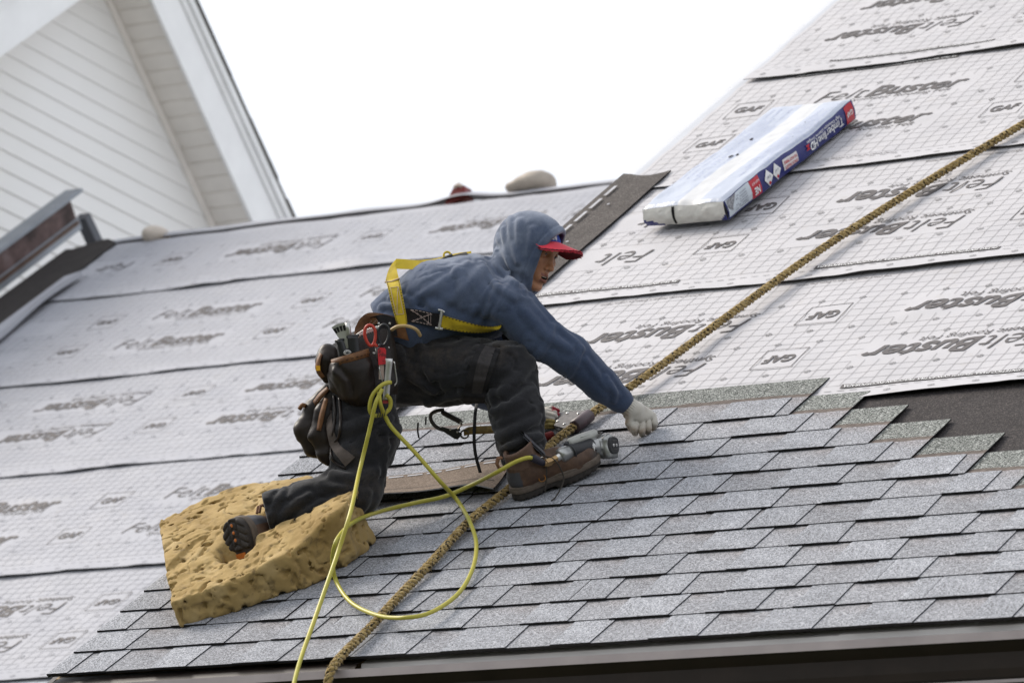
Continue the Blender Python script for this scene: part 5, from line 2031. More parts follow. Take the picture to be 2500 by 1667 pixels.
for pts, wd in (([(1163, 985, 0), (1160, 1020, 40), (1158, 1070, 40), (1162, 1110, 42), (1173, 1152, 44)], 4.0), ([(1022, 1030, 60), (1021, 1050, 60), (1024, 1068, 60)], 2.2), ([(1041, 1016, 50), (1040, 1036, 50)], 2.0)):
    p = spline(pts, 24)
    if pts[0][2] == 0: p[:, 2] = np.interp(p[:, 1], [985, 1010, 1152], [drape([(1163, 985)], 5)[0][2], 70, 60])
    A = p + [-wd, 0, 0]; B = p + [wd, 0, 0]
    b = MB(); b.strip(PW(A), PW(B), 0.0025); b.build('strap_end', M_BLKW, har, True)

# ------------------------------------------------------------------ tool belt (worn)
belt = thing('tool_belt', PW((880, 900, 90)), None, None)
belt.parent = man
belt.location = [float(a) for a in (PW(np.array([880, 900, 90.])) - base_of(man))]
belt['label'] = 'dark leather tool belt with bulging pouches on the hip'
band('belt_band', [(868, 800, 0), (880, 778, 0), (900, 764, 0), (930, 765, 0), (960, 772, 0), (985, 780, 0)], [(862, 840, 0), (880, 832, 0), (905, 822, 0), (935, 818, 0), (965, 822, 0), (1000, 832, 0)], M_BRL, belt, 30, off=8)
band('belt_band', [(905, 775, 0), (935, 768, 0), (965, 775, 0)], [(915, 822, 0), (945, 815, 0), (972, 822, 0)], M_BLKW, belt, 16, off=11)
b = MB()
for pts in ([(888, 806), (920, 770), (944, 806)], [(897, 806), (921, 780), (938, 806)]):
    e = drape(spline([(x, y, 0) for x, y in pts], 3) if False else np.array([(x, y, 0) for x, y in pts], float), 15)
    for a, c_ in zip(e[:-1], e[1:]):
        for s_ in np.linspace(0, 0.9, 9): b.tube(PW(np.array([a + (c_ - a) * s_, a + (c_ - a) * (s_ + 0.06)])), 0.0008, 4)
b.build('stitching', M_THR, belt)
band('back_plate', [(868, 842, 0), (880, 822, 0), (905, 806, 0), (940, 802, 0), (962, 812, 0)], [(895, 905, 0), (905, 905, 0), (920, 905, 0), (945, 905, 0), (975, 900, 0)], M_LEA, belt, 24, off=12)
band('holster', [(902, 850, 0), (908, 900, 0), (914, 935, 0), (922, 962, 0)], [(955, 850, 0), (962, 900, 0), (972, 935, 0), (972, 962, 0)], M_LEA, belt, 24, off=16)
b = MB()
for (x, y) in ((926, 790), (953, 790), (896, 842), (915, 862), (950, 849)):
    zz_ = drape([(x, y)], 18)[0][2]
    b.lathe(PW(np.array([x, y, zz_ - 2.])), ZC * -1 * -1, [(0, 0.004), (0.002, 0.004), (0.003, 0.002)], 8)
b.build('rivets', M_STL, belt)
PZ = float(drape([(866, 930)], 0)[0][2])


def f_pouch(P):
    P = P.astype(np.float32)
    c_ = np.array((0, 0, PZ + 22), np.float32)
    d = chain(P, [((858, 872, PZ + 22), 45), ((862, 905, PZ + 26), 50), ((876, 945, PZ + 22), 42), ((884, 958, PZ + 12), 32)], 20, 1.35)
    d = smin(d, chain(P, [((815, 915, PZ + 5), 12), ((822, 945, PZ + 12), 13), ((845, 964, PZ + 16), 13), ((865, 970, PZ + 14), 9)], 6), 6)
    for pl, a, s_ in (([(822, 905, PZ + 55), (846, 930, PZ + 58), (852, 962, PZ + 45)], 9, 9), ([(905, 890, PZ + 50), (888, 925, PZ + 55), (878, 958, PZ + 45)], 6, 10), ([(835, 900, PZ + 60), (858, 925, PZ + 60), (868, 960, PZ + 45)], -8, 8)):
        e = polydist(P, np.array(pl, np.float32))
        d = d - a * np.exp(-(e / s_) ** 2)
    d = d + 5 * (fbm(P * 0.03, 2) - 0.5)
    pl_ = np.array([-0.28, -0.96, 0], np.float32)
    d = smax(d, (P - np.array((858, 872, 0), np.float32)) @ pl_, 3)
    d = smax(d, -smax(chain(P, [((858, 860, PZ + 24), 40), ((862, 900, PZ + 26), 42)], 10, 1.45), -1e3 + 0 * P[:, 0], 1), 3)
    return d


v, f = sculpt(f_pouch, axis_steps(790, 935, 3.0), axis_steps(850, 1000, 3.0), axis_steps(PZ - 40, PZ + 95, 3.4))
pou = mk('pouch', PW(v), f, M_LEA, belt, True)
# brown rim and its stitching
an = np.linspace(0, np.pi, 24)
rim0 = np.stack([858 - 46 * np.cos(an), 872 + 13.4 * np.cos(an), PZ + 24 + 36 * np.sin(an)], -1)
b = MB(); b.strip(PW(rim0 + [0, -8, 3]), PW(rim0 + [2, 11, 3.5]), 0.004)
b.build('pouch_rim', M_BRL, belt, True)
b = MB()
for i in range(2, 21, 2): b.tube(PW(rim0[i:i + 2] + [1, 4, 5.0]), 0.0011, 4)
b.build('stitching', plain('dark_thread', (0.03, 0.015, 0.01), .8, .2, 50), belt)
b = MB()
b.tube(PW(rim0[::-1] * [1, 1, 0] + [0, 2, 0] + np.stack([0 * an, 0 * an, PZ + 22 - 18 * np.sin(an)], -1)), 0.004, 6)
b.build('pouch_rim', M_BRL, belt, True)


def blob_part(name, pts, mat, parent, zf=1.0, k=12, step=3.2, noise=5, extra=None):
    ps = [(np.array(p, np.float32), r) for p, r in pts]
    lo = np.min([p - r for p, r in ps], 0) - 12
    hi = np.max([p + r for p, r in ps], 0) + 12

    def ff(P):
        P = P.astype(np.float32)
        d = chain(P, ps, k, zf) + noise * (fbm(P * 0.045 + 3, 2) - 0.5)
        return extra(P, d) if extra else d
    v, f = sculpt(ff, axis_steps(lo[0], hi[0], step), axis_steps(lo[1], hi[1], step), axis_steps(lo[2], hi[2], step))
    return mk(name, PW(v), f, mat, parent, True)


# hanging bags behind the hip
blob_part('rear_bag', [((800, 960, 40), 22), ((775, 1000, 30), 30), ((755, 1050, 30), 34), ((772, 1085, 30), 30), ((795, 1105, 32), 16)], M_LEA, belt, 1.3, 14, 3.2, 7)
blob_part('rear_bag', [((812, 965, 60), 18), ((795, 1010, 62), 26), ((788, 1060, 62), 30), ((800, 1105, 66), 24), ((808, 1125, 66), 12)], M_LEA, belt, 1.4, 14, 3.2, 8)
b = MB(); b.strip(PW(spline([(766, 978, 55), (782, 958, 66), (800, 943, 72)], 10)), PW(spline([(772, 990, 62), (790, 968, 76), (806, 950, 80)], 10)), 0.004); b.build('bag_trim', M_BRL, belt, True)
b = MB(); b.strip(PW(spline([(776, 1048, 86), (783, 1010, 92), (795, 970, 88)], 12)), PW(spline([(786, 1050, 94), (795, 1012, 98), (804, 972, 92)], 12)), 0.004); b.build('bag_trim', M_BRL, belt, True)
b = MB(); b.tube(PW(spline([(733, 998, 40), (740, 988, 44), (748, 990, 44)], 8)), 0.007, 8); b.build('bag_trim', M_BRL, belt, True)
# holder with a tape measure's yellow showing
blob_part('tape_holder', [((802, 862, 70), 24), ((800, 880, 76), 26), ((798, 905, 74), 20), ((800, 925, 70), 10)], M_LEA, belt, 1.1, 10, 2.8, 4)
b = MB(); b.strip(PW(spline([(786, 862, 92), (778, 880, 98), (776, 900, 98), (788, 922, 92)], 14)), PW(spline([(792, 866, 100), (787, 882, 106), (786, 900, 106), (797, 918, 98)], 14)), 0.004); b.build('bag_trim', M_BRL, belt, True)
b = MB(); b.box((-5, -6, -3), (5, 6, 3), lambda a: PW(a + np.array([781, 898, 108]))); b.build('tape_end', plain('tape_yellow', (0.70, 0.36, 0.02), 0.5, .1, 40), belt)
# grey strap looping down over the thigh
band('hanging_strap', [(797, 1000, 0), (800, 1040, 0), (810, 1085, 0), (836, 1120, 0), (848, 1135, 0)], [(812, 1000, 0), (818, 1045, 0), (832, 1080, 0), (856, 1100, 0), (872, 1112, 0)], M_GRYW, belt, 26, off=6)
for pts in ([(818, 965), (822, 1010), (816, 1060), (812, 1100), (822, 1125), (850, 1140)], [(832, 970), (836, 1020), (832, 1060), (820, 1078)]):
    e = drape(spline([(x, y, 0) for x, y in pts], 26), 6)
    b = MB(); b.tube(PW(e), 0.0045, 7); b.build('leather_cord', M_LEA, belt, True)

# ------------------------------------------------------------------ tools standing in the belt
FZ = PZ + 26
# tin snips with one red and one black grip
sn = thing('tin_snips', PW((925, 845, FZ + 10)), 'tin snips with one red and one black loop handle in the hip holster', 'snips')
def loop(cx, cy, rx, ry, tilt, n=22):
    a = np.linspace(0, 2 * np.pi, n + 1)[:-1]
    x, y = rx * np.cos(a) * (1 - 0.18 * np.sin(a)), ry * np.sin(a)
    return np.stack([cx + x * math.cos(tilt) - y * math.sin(tilt), cy + x * math.sin(tilt) + y * math.cos(tilt), np.full(n, FZ + 14.0)], -1)
b = MB(); b.tube(PW(loop(908, 819, 13, 25, -0.10)), 0.0052, 8, closed=True); b.tube(PW(np.array([(917, 838, FZ + 14), (925, 848, FZ + 13)])), 0.0058, 8)
b.build('red_grip', plain('red_grip', (0.42, 0.040, 0.022), 0.5, 0.15, 40, spec=0.4), sn, True)
b = MB(); b.tube(PW(loop(940, 818, 13, 25, 0.06)), 0.0050, 8, closed=True); b.tube(PW(np.array([(934, 838, FZ + 14), (928, 852, FZ + 13)])), 0.0055, 8)
b.build('black_grip', plain('black_grip', (0.012, 0.012, 0.015), 0.5, 0.2, 40, spec=0.45), sn, True)
b = MB(); b.tube(PW(np.array([(926, 846, FZ + 12), (929, 872, FZ + 8), (932, 900, FZ + 2)])), [0.010, 0.009, 0.004], 8)
b.build('blade', M_DSTL, sn, True)
# red utility knife
kn = thing('utility_knife', PW((934, 872, FZ + 18)), 'red utility knife clipped to the holster below the snips', 'knife')
b = MB()
Q = np.array([(926, 851), (930, 848), (943, 849), (946, 853), (946, 888), (928, 890)])
b.add(np.concatenate([PW(np.c_[Q, np.full(6, FZ + 27)]), PW(np.c_[Q, np.full(6, FZ + 16)])]), [tuple(range(5, -1, -1)), tuple(range(6, 12))] + [(i, (i + 1) % 6, 6 + (i + 1) % 6, 6 + i) for i in range(6)])
tr = NT('knife_red', 0.45, 0.4)
tr = tr.col(tr.mix(tr.ramp(tr.noise(70, 3), [(0.52, 0.0), (0.62, 0.8)]), (0.50, 0.022, 0.030), (0.06, 0.015, 0.018)))
b.build('body', tr, kn)
b = MB(); b.box((929, 890, FZ + 18), (941, 925, FZ + 24), PW); b.build('sheath', plain('pale_sheath', (0.42, 0.32, 0.27), 0.6, .2, 40), kn)
# steel clip
cl = thing('steel_clip', PW((945, 930, FZ + 30)), 'long bent steel clip hanging in front of the red knife', 'clip')
A = [(944, 876, FZ + 32), (946, 884, FZ + 34), (944, 910, FZ + 33), (941, 945, FZ + 32), (938, 974, FZ + 31)]
B = [(962, 876, FZ + 32), (962, 884, FZ + 34), (959, 910, FZ + 33), (956, 945, FZ + 32), (954, 974, FZ + 31)]
b = MB(); b.strip(PW(spline(A, 14)), PW(spline(B, 14)), 0.005); b.build('lever', M_STL, cl, True)
b = MB()
for q in range(4): b.tube(PW(np.array([(940 + 4 * q, 955, FZ + 35), (939.5 + 4 * q, 972, FZ + 34)])), 0.0009, 4)
b.build('grip_ridges', M_DSTL, cl)
b = MB(); b.box((938, 975, FZ + 20), (952, 983, FZ + 30), PW); b.build('red_tip', plain('red_tip', (0.35, 0.05, 0.05), 0.6, .2, 40), cl)
b = MB(); b.tube(PW(spline([(966, 882, FZ + 26), (969, 905, FZ + 24), (972, 930, FZ + 20), (966, 940, FZ + 20)], 12)), 0.0022, 6); b.tube(PW(spline([(930, 895, FZ + 26), (933, 915, FZ + 26), (938, 930, FZ + 26)], 8)), 0.002, 6)
b.build('wire_bail', M_STL, cl, True)
# chisel-like tools in the pouch: flared silver head and two black handles
sv = thing('flared_tool', PW((838, 830, FZ)), 'silver fan shaped tool head with dark slots standing in the pouch', 'tool')
b = MB()
c0 = np.array([858.0, 850.0, FZ + 6])
for z_, ord_ in ((FZ + 10, 1), (FZ + 2, -1)):
    pts = [(c0[0] - 10, c0[1], z_), (c0[0] + 4, c0[1], z_)] + [(c0[0] - 8 + 62 * math.sin(a), c0[1] - 62 * math.cos(a), z_) for a in np.linspace(0.02, -0.62, 9)]
    b.add(PW(np.array(pts)), [tuple(range(len(pts)))[::ord_]])
b.build('fan_plate', M_STL, sv)
b = MB()
for a in (-0.10, -0.26, -0.42, -0.56):
    q = []
    for aa, r in ((a - 0.055, 43), (a + 0.055, 43), (a + 0.065, 56), (a - 0.065, 56)): q.append((c0[0] - 8 + r * math.sin(aa), c0[1] - r * math.cos(aa), FZ + 10.8))
    b.add(PW(np.array(q)), [(0, 1, 2, 3)])
b.build('slot', M_ASPH, sv)
b = MB(); b.tube(PW(np.array([(852, 788, FZ + 12), (854, 800, FZ + 13), (860, 835, FZ + 12)])), [0.0075, 0.008, 0.009], 10); b.build('tube', M_STL, sv, True)
M_BPL = plain('black_plastic_tool', (0.010, 0.010, 0.012), 0.38, 0.2, 30, spec=0.5)
for lab, pts in (('short black plastic tool handle on the left in the pouch', [(834, 832), (840, 850), (846, 884)]), ('broad black plastic tool handle beside the silver fan tool', [(866, 822), (868, 845), (872, 880)])):
    tl = thing('tool_handle', PW((pts[1][0], pts[1][1], FZ + 10)), lab, 'tool handle', 'black tool handles in the hip pouch')
    p = spline([(x, y, FZ + 18) for x, y in pts], 10)
    w_ = 13 if 'broad' in lab else 9
    b = MB(); b.strip(PW(p - [w_, 0, 0]), PW(p + [w_, -2, 0]), 0.012); b.build('grip', M_BPL, tl, True)
    b = MB(); b.tube(PW(np.array([p[0] + [-w_ - 2, 1, 0], p[0] + [0, -2, 3], p[0] + [w_ + 2, -3, 0]])), 0.004, 6); b.build('lip', M_BPL, tl, True)
tl = thing('nail_coil', PW((852, 862, FZ + 30)), 'small pale wire coil in the pouch mouth', 'coil')
b = MB()
aa = np.linspace(0, 12 * np.pi, 90)
b.tube(PW(np.stack([853 + (4 + aa * 0.12) * np.cos(aa), 861 + (3 + aa * 0.09) * np.sin(aa), FZ + 30 + 0 * aa], -1)), 0.0013, 4)
b.build('wire', M_STL, tl)
tl = thing('nail_strip', PW((888, 815, FZ)), 'fanned strip of pale collated nails behind the snips', 'nails')
for i in range(9):
    b = MB(); a_ = np.array([866 + 5.5 * i, 822 - 1.5 * i, FZ - 6.0]); c_ = a_ + np.array([24, -16, -3.0])
    b.tube(PW(np.array([a_, c_])), 0.0016, 5); b.lathe(PW(a_), PW(a_) - PW(c_), [(0, 0.0032), (0.002, 0.0032)], 7)
    b.build('nail', M_STL, tl)
b = MB(); b.tube(PW(spline([(958, 806, FZ), (975, 797, FZ + 10), (1000, 797, FZ + 12), (1020, 806, FZ + 4), (1028, 820, FZ - 16)], 20)), 0.0055, 8)
tag(b.build('cable_loop', plain('tan_cable', (0.40, 0.28, 0.13), 0.5, .15, 30), None, True), 'tan cable loop arching over the belt beside the snips', 'cable')

# ------------------------------------------------------------------ safety rope over the roof
def at_y(px, py, y):
    """point with world Y = y that a point of the photograph shows"""
    d = W(RC.T @ np.array([(px - 1250) / FPX, (py - 833.5) / FPX, 1]))
    return CAMW + (y - CAMW[1]) / d[1] * d


xl = at_y(812, 1645, -0.150)[0]
RW = 0.037
rp = [np.array([xl - 0.01, -0.185, -1.6]), np.array([xl - 0.006, -0.178, -0.45]), np.array([xl, -0.168, -0.17]), np.array([xl, -0.149, -0.062])]
rp += [W(at_plane(x, y, RW + o)) for x, y, o in ((905, 1530, .003), (960, 1470, 0), (1055, 1370, 0), (1150, 1268, 0), (1255, 1182, 0), (1345, 1085, 0.003), (1420, 1028, 0.004), (1500, 970, 0), (1600, 902, 0), (1800, 755, 0), (2000, 612, 0), (2250, 452, 0), (2500, 302, 0.002))]
dd = rp[-1] - rp[-2]
rp += [rp[-1] + dd, rp[-1] + dd * 2.2]
cp = spline(rp, 1500)
ds = np.r_[0, np.cumsum(np.linalg.norm(np.diff(cp, axis=0), axis=1))]
S_ = np.arange(0, ds[-1], 0.0045)
cp = np.stack([np.interp(S_, ds, cp[:, i]) for i in range(3)], -1)
tg = np.gradient(cp, axis=0); tg /= np.linalg.norm(tg, axis=1)[:, None]
n1_ = np.cross(tg, [1, 0, 0.2]); n1_ /= np.linalg.norm(n1_, axis=1)[:, None]
n2_ = np.cross(tg, n1_)
rope = thing('rope', cp[600], 'thick tan and black twisted safety rope running diagonally down the roof', 'rope')
def rope_mat(name, ph):
    t = NT(name, 0.9, 0.1, sheen=0.2)
    c = t.ramp(t.noise(55, 3, 0.6), [(0.3, (0.15, 0.098, 0.032)), (0.5, (0.31, 0.215, 0.080)), (0.7, (0.46, 0.345, 0.16))])
    fl = t.ramp(t.noise(105 + ph, 2, 0.5), [(0.56, 0.0), (0.60, 1.0)])
    c = t.mix(fl, c, (0.022, 0.017, 0.010))
    c = t.mix(1.0, c, t.ramp(t.noise(420, 2, 0.7), [(0.3, 0.55), (0.5, 1.0), (0.7, 1.4)]), 'MULTIPLY')
    t.bump(t.noise(520, 2), 0.5, 0.002)
    return t.col(c)
for k in range(3):
    a = S_ / 0.062 * 2 * np.pi + k * 2 * np.pi / 3
    c_ = cp + 0.0072 * (np.cos(a)[:, None] * n1_ + np.sin(a)[:, None] * n2_)
    b = MB(); b.tube(c_, 0.0074 + 0.0007 * np.sin(S_ * 900), 7)
    b.build('strand', rope_mat('rope_strand', 7 * k), rope, True)
b = MB()
for i in range(900):
    j = rng.randrange(40, len(cp) - 40)
    a = rng.uniform(0, 6.28)
    o_ = math.cos(a) * n1_[j] + math.sin(a) * n2_[j]
    p = cp[j] + o_ * 0.0135
    d_ = o_ * rng.uniform(0.002, 0.007) + tg[j] * rng.uniform(-0.010, 0.010)
    b.tube(np.array([p, p + d_ * 0.5, p + d_]), [0.0005, 0.0004, 0.0002], 3)
b.build('frayed_fibres', plain('rope_fibre', (0.42, 0.30, 0.12), 0.9, 0.3, 40), rope)

# ------------------------------------------------------------------ rope grab on the rope, lanyard to it
def WPp(px, py, w): return WP(W(at_plane(px, py, w)))
g0, g1 = W(at_plane(1402, 1042, 0.041)), W(at_plane(1440, 1013, 0.041))
gq = at_plane(1420, 1028, 0.041)
gdu, gdv = gq[0] - 1.0045, gq[1] - 1.640
ga = (g1 - g0) / np.linalg.norm(g1 - g0)
grab = thing('rope_grab', (g0 + g1) / 2, 'steel rope grab with a purple brown sleeve clamped on the rope', 'rope grab')
b = MB(); b.lathe(g0, ga, [(0, 0.0185), (0.003, 0.0215), (np.linalg.norm(g1 - g0) - .003, 0.0215), (np.linalg.norm(g1 - g0), 0.0185)], 18)
b.build('sleeve', plain('sleeve_brown', (0.075, 0.048, 0.052), 0.45, 0.25, 30, spec=0.45), grab, True)
gl_ = W(np.array([1, 0, 0.]))
def plate(b, uv, w0, w1, m=0):
    Q = np.array([(u + gdu, v + gdv) for u, v in uv])
    n = len(Q)
    top = W(np.c_[Q, np.full(n, w1)]); bot = W(np.c_[Q, np.full(n, w0)])
    b.add(np.concatenate([top, bot]), [tuple(range(n)), tuple(range(2 * n - 1, n - 1, -1))] + [(i, n + i, n + (i + 1) % n, (i + 1) % n) for i in range(n)], m)
b = MB(); plate(b, [(0.992, 1.56), (0.992, 1.70), (0.93, 1.71), (0.915, 1.66), (0.925, 1.60)], 0.046, 0.052); b.build('cheek_plate', plain('worn_steel', (0.115, 0.105, 0.10), 0.5, 0.35, 60, metal=0.35), grab)
b = MB(); plate(b, [(0.985, 1.57), (0.985, 1.69), (0.935, 1.70), (0.925, 1.61)], 0.026, 0.032); b.build('cheek_plate', M_DSTL, grab)
b = MB(); plate(b, [(0.955, 1.63), (0.945, 1.70), (0.885, 1.735), (0.875, 1.70), (0.905, 1.645)], 0.036, 0.044); b.build('cam_lever', M_DSTL, grab)
for (u_, v_) in ((0.975, 1.68), (0.965, 1.60), (0.930, 1.69), (0.925, 1.63)):
    b = MB(); b.lathe(W((u_ + gdu, v_ + gdv, 0.050)), W((0, 0, 1.)), [(0, 0.0055), (0.004, 0.005), (0.006, 0.002)], 10); b.build('rivet', M_STL, grab)
b = MB(); plate(b, [(0.905, 1.62), (0.895, 1.66), (0.845, 1.65), (0.85, 1.615)], 0.034, 0.044); b.build('shackle', M_DSTL, grab)

lan = thing('lanyard', PW((1180, 1045, -190)), 'olive webbing lanyard with a dark steel snap hook hanging under the thigh', 'lanyard')
hz = -120.0
def hk(x, y, z=0): return (x, y, hz + z)
b = MB()
b.tube(PW(spline([hk(1083, 1002), hk(1072, 1003), hk(1060, 1006), hk(1050, 1013), hk(1050, 1026), hk(1057, 1038), hk(1068, 1047), hk(1085, 1052), hk(1105, 1053), hk(1122, 1049)], 40)), 0.0062, 10)
b.build('hook_body', M_DSTL, lan, True)
b = MB(); b.tube(PW(np.array([hk(1076, 1006), hk(1082, 1010), hk(1122, 1031), hk(1127, 1035)])), [0.006, 0.0085, 0.0085, 0.005], 10); b.build('gate', plain('gate_dark', (0.045, 0.035, 0.034), 0.4, .3, 40, metal=0.4, spec=0.5), lan, True)
b = MB()
Q = np.array([(1070, 1049), (1078, 1043), (1120, 1056), (1128, 1062), (1116, 1075), (1108, 1073)], float)
b.add(np.concatenate([PW(np.c_[Q, np.full(6, hz + 9)]), PW(np.c_[Q, np.full(6, hz - 9)])]), [tuple(range(5, -1, -1)), tuple(range(6, 12))] + [(i, (i + 1) % 6, 6 + (i + 1) % 6, 6 + i) for i in range(6)])
b.build('hook_cheek', plain('hook_black', (0.020, 0.018, 0.017), 0.4, .3, 40, metal=0.4, spec=0.5), lan)
for (x, y) in ((1098, 1050), (1115, 1056), (1123, 1033)):
    b = MB(); b.lathe(PW(np.array([x, y, hz + 9.])), ZC, [(0, 0.0036), (0.0015, 0.0036), (0.0025, 0.0015)], 10); b.build('rivet', M_STL, lan)
b = MB(); an = np.linspace(0, 2 * np.pi, 17)[:-1]
b.tube(PW(np.stack([1133 + 9.5 * np.cos(an), 1062 + 10 * np.sin(an), hz + 0 * an], -1)), 0.0032, 8, closed=True); b.build('eye', M_DSTL, lan, True)
b = MB(); b.tube(PW(np.array([hk(1117, 1049, 6), hk(1128, 1036, 6)])), 0.0025, 6); b.build('trigger', plain('trigger_metal', (0.30, 0.25, 0.20), .5, .2, 40, metal=.5), lan)
M_OLV = plain('olive_webbing', (0.155, 0.105, 0.028), 0.8, 0.35, 60, bump=0.3)
e = WPp(1322, 1040, 0.05)
A = [hk(1130, 1050, 2), hk(1150, 1043, -6), (1215, 1041, hz - 60), (1270, 1036, -250), (1318, 1030, e[2])]
B = [hk(1132, 1066, 2), hk(1152, 1062, -2), (1216, 1060, hz - 56), (1272, 1052, -246), (1322, 1046, e[2] + 4)]
b = MB(); b.strip(PW(spline(A, 30)), PW(spline(B, 30)), 0.003); b.build('webbing', M_OLV, lan, True)
b = MB()
for dx, dy, dz in ((0, 0, 0), (3, 9, 4), (-1, 15, 5)):
    A = [(1318 + dx, 1030 + dy, e[2] + dz), (1338 + dx, 1026 + dy, e[2] + dz + 4), (1356 + dx, 1028 + dy, e[2] + dz)]
    B = [(1320 + dx, 1038 + dy, e[2] + dz + 4), (1340 + dx, 1035 + dy, e[2] + dz + 8), (1358 + dx, 1034 + dy, e[2] + dz + 3)]
    b.strip(PW(spline(A, 12)), PW(spline(B, 12)), 0.004)
b.build('sewn_end', plain('olive_end', (0.22, 0.17, 0.055), 0.8, .3, 60), lan, True)
q = W(at_plane(1332, 1066, 0.03))
b = MB(); b.lathe(q, W((0.8, 0.6, 0.0)), [(-0.028, 0.008), (-0.022, 0.013), (0.022, 0.013), (0.028, 0.008)], 12)
b.build('red_pad', plain('dark_red_pad', (0.16, 0.012, 0.010), 0.6, .25, 40), lan, True)

# ------------------------------------------------------------------ nail gun lying against the boot
gh = WPp(1480, 1112, 0.040)
gz1 = float(gh[2]); gz0 = 186.0
def gp(x, y, off=0.0):
    q = np.clip((x - 1325) / (1480 - 1325), -0.3, 1.2)
    return np.array([x, y - 7.0 * np.clip((x - 1340) / 40, 0, 1), gz0 + (gz1 - gz0) * q + off])
gun = thing('nail_gun', PW(gp(1440, 1110)), 'pneumatic nail gun of silver metal with black grip lying beside the boot', 'nail gun')
def rod(name, pts, radii, mat, n=16, smooth=True):
    b = MB(); b.tube(PW(np.array([gp(*p) for p in pts])), np.array(radii) * KP, n); return b.build(name, mat, gun, smooth)
M_ALU = plain('cast_aluminium', (0.36, 0.36, 0.35), 0.36, 0.4, 22, metal=0.8)
M_BRASS = plain('brass', (0.38, 0.25, 0.12), 0.35, 0.2, 40, metal=0.8)
rod('brass_fitting', [(1326, 1127), (1330, 1126), (1331, 1126), (1341, 1122.5), (1342, 1122), (1357, 1117)], [8, 8, 10.5, 10.5, 8.5, 8.5], M_BRASS, 6, False)
rod('swivel', [(1356, 1118), (1358, 1117), (1364, 1115), (1365, 1114.5), (1368, 1114)], [7, 9, 9, 12, 12], M_STL, 14)
rod('grip_cap', [(1364, 1115), (1366, 1114), (1369, 1113), (1388, 1108), (1391, 1107)], [13, 17, 19, 19, 17], M_ALU, 20)
rod('grip', [(1387, 1108), (1392, 1107), (1410, 1103), (1430, 1098), (1442, 1095)], [19, 20, 18.5, 19, 21], plain('black_rubber_grip', (0.013, 0.013, 0.015), 0.5, 0.2, 30, spec=0.45), 20)
rod('grip_flange', [(1389, 1108), (1391, 1107)], [23, 23], M_BPL, 20)


axg = np.array([0.80, -0.10, 0.58]); axg /= np.linalg.norm(axg)      # the way the end cap faces
ug = np.array([0.10, -1.0, 0.05]); ug -= axg * (ug @ axg); ug /= np.linalg.norm(ug)
sg_ = np.cross(axg, ug)
GB = np.stack([axg, ug, sg_])
gc = gp(1470, 1097)


def f_gunbody(P):
    P = P.astype(np.float32)
    Q = (P - gc.astype(np.float32)) @ GB.T.astype(np.float32)
    d = rbox(Q, (8, 2, 0), (22, 25, 24), 11)
    d = smin(d, seg(P, gp(1440, 1097), gp(1466, 1094), 21, 23), 6)
    d = smin(d, rbox(Q, (16, -16, 2), (17, 13, 20), 7), 5)
    d = smin(d, seg(Q, (-24, 17, -6), (20, 22, -2), 9, 10), 5)
    e = (P - gp(1450, 1097).astype(np.float32)) @ ((gp(1466, 1094) - gp(1440, 1097)) / np.linalg.norm(gp(1466, 1094) - gp(1440, 1097))).astype(np.float32)
    d = d - 1.8 * np.exp(-(e / 2.0) ** 2) + 1.2 * np.exp(-((e - 8) / 1.5) ** 2)
    d = d + 1.8 * np.exp(-((Q[:, 0] - 14) / 1.8) ** 2) + 2.5 * np.exp(-(((Q[:, 1] + 8) / 4) ** 2 + ((Q[:, 0] - 2) / 8) ** 2))
    return d + 1.6 * (fbm(P * 0.10, 2) - 0.5)


v, f = sculpt(f_gunbody, axis_steps(1425, 1530, 2.2), axis_steps(1045, 1150, 2.2), axis_steps(gc[2] - 60, gc[2] + 60, 2.2))
mk('housing', PW(v), f, M_ALU, gun, True)
axw = axg[0] * XC - axg[1] * YC + axg[2] * ZC
cc_ = PW(gc + axg * 29 + ug * 2)
up_g = ug[0] * XC - ug[1] * YC + ug[2] * ZC; up_g /= np.linalg.norm(up_g); rt_g = np.cross(up_g, axw)
b = MB()
pr_ = []
for a in np.linspace(0, 2 * np.pi, 25)[:-1]:
    k_ = 1.0 / (abs(math.cos(a)) ** 3.4 + abs(math.sin(a)) ** 3.4) ** (1 / 3.4)
    pr_.append((math.cos(a) * k_ * 19 * KP, math.sin(a) * k_ * 21 * KP))
lay = [(-0.006, 1.0), (0.006, 1.0), (0.009, 0.93)]
vv = np.concatenate([[cc_ + axw * d_ + rt_g * x * s_ + up_g * y * s_ for x, y in pr_] for d_, s_ in lay])
n_ = 24
b.add(vv, [(i * n_ + j, i * n_ + (j + 1) % n_, (i + 1) * n_ + (j + 1) % n_, (i + 1) * n_ + j) for i in range(2) for j in range(n_)] + [tuple(2 * n_ + j for j in range(n_))])
b.build('end_cap', plain('end_cap_black', (0.028, 0.027, 0.029), 0.5, 0.2, 40, spec=0.4), gun)
for s_ in (-6, 6):
    b = MB(); b.lathe(cc_ + axw * 0.009 + rt_g * s_ * KP, axw, [(0, 0.0052), (0.0025, 0.0052), (0.003, 0.0025)], 10); b.build('screw', M_STL, gun)
b = MB(); b.tube(np.array([cc_ + axw * 0.009 + rt_g * x * KP + up_g * (11 + 0 * x) * KP for x in (-8, 0, 8)]), 0.0014, 5); b.tube(np.array([cc_ + axw * 0.009 + rt_g * x * KP - up_g * 9 * KP for x in (-9, 0, 9)]), 0.0014, 5)
b.build('cap_ridge', M_DSTL, gun)
b = MB(); an = np.linspace(-2.4, 0.9, 14)
b.tube(PW(np.stack([1449 + 7 * np.cos(an) * 0 + 3 * np.sin(an), 1096 + 26 * np.sin(an), gp(1449, 1096)[2] + 26 * np.cos(an)], -1)), 0.0022, 6); b.build('wire_clip', M_STL, gun, True)
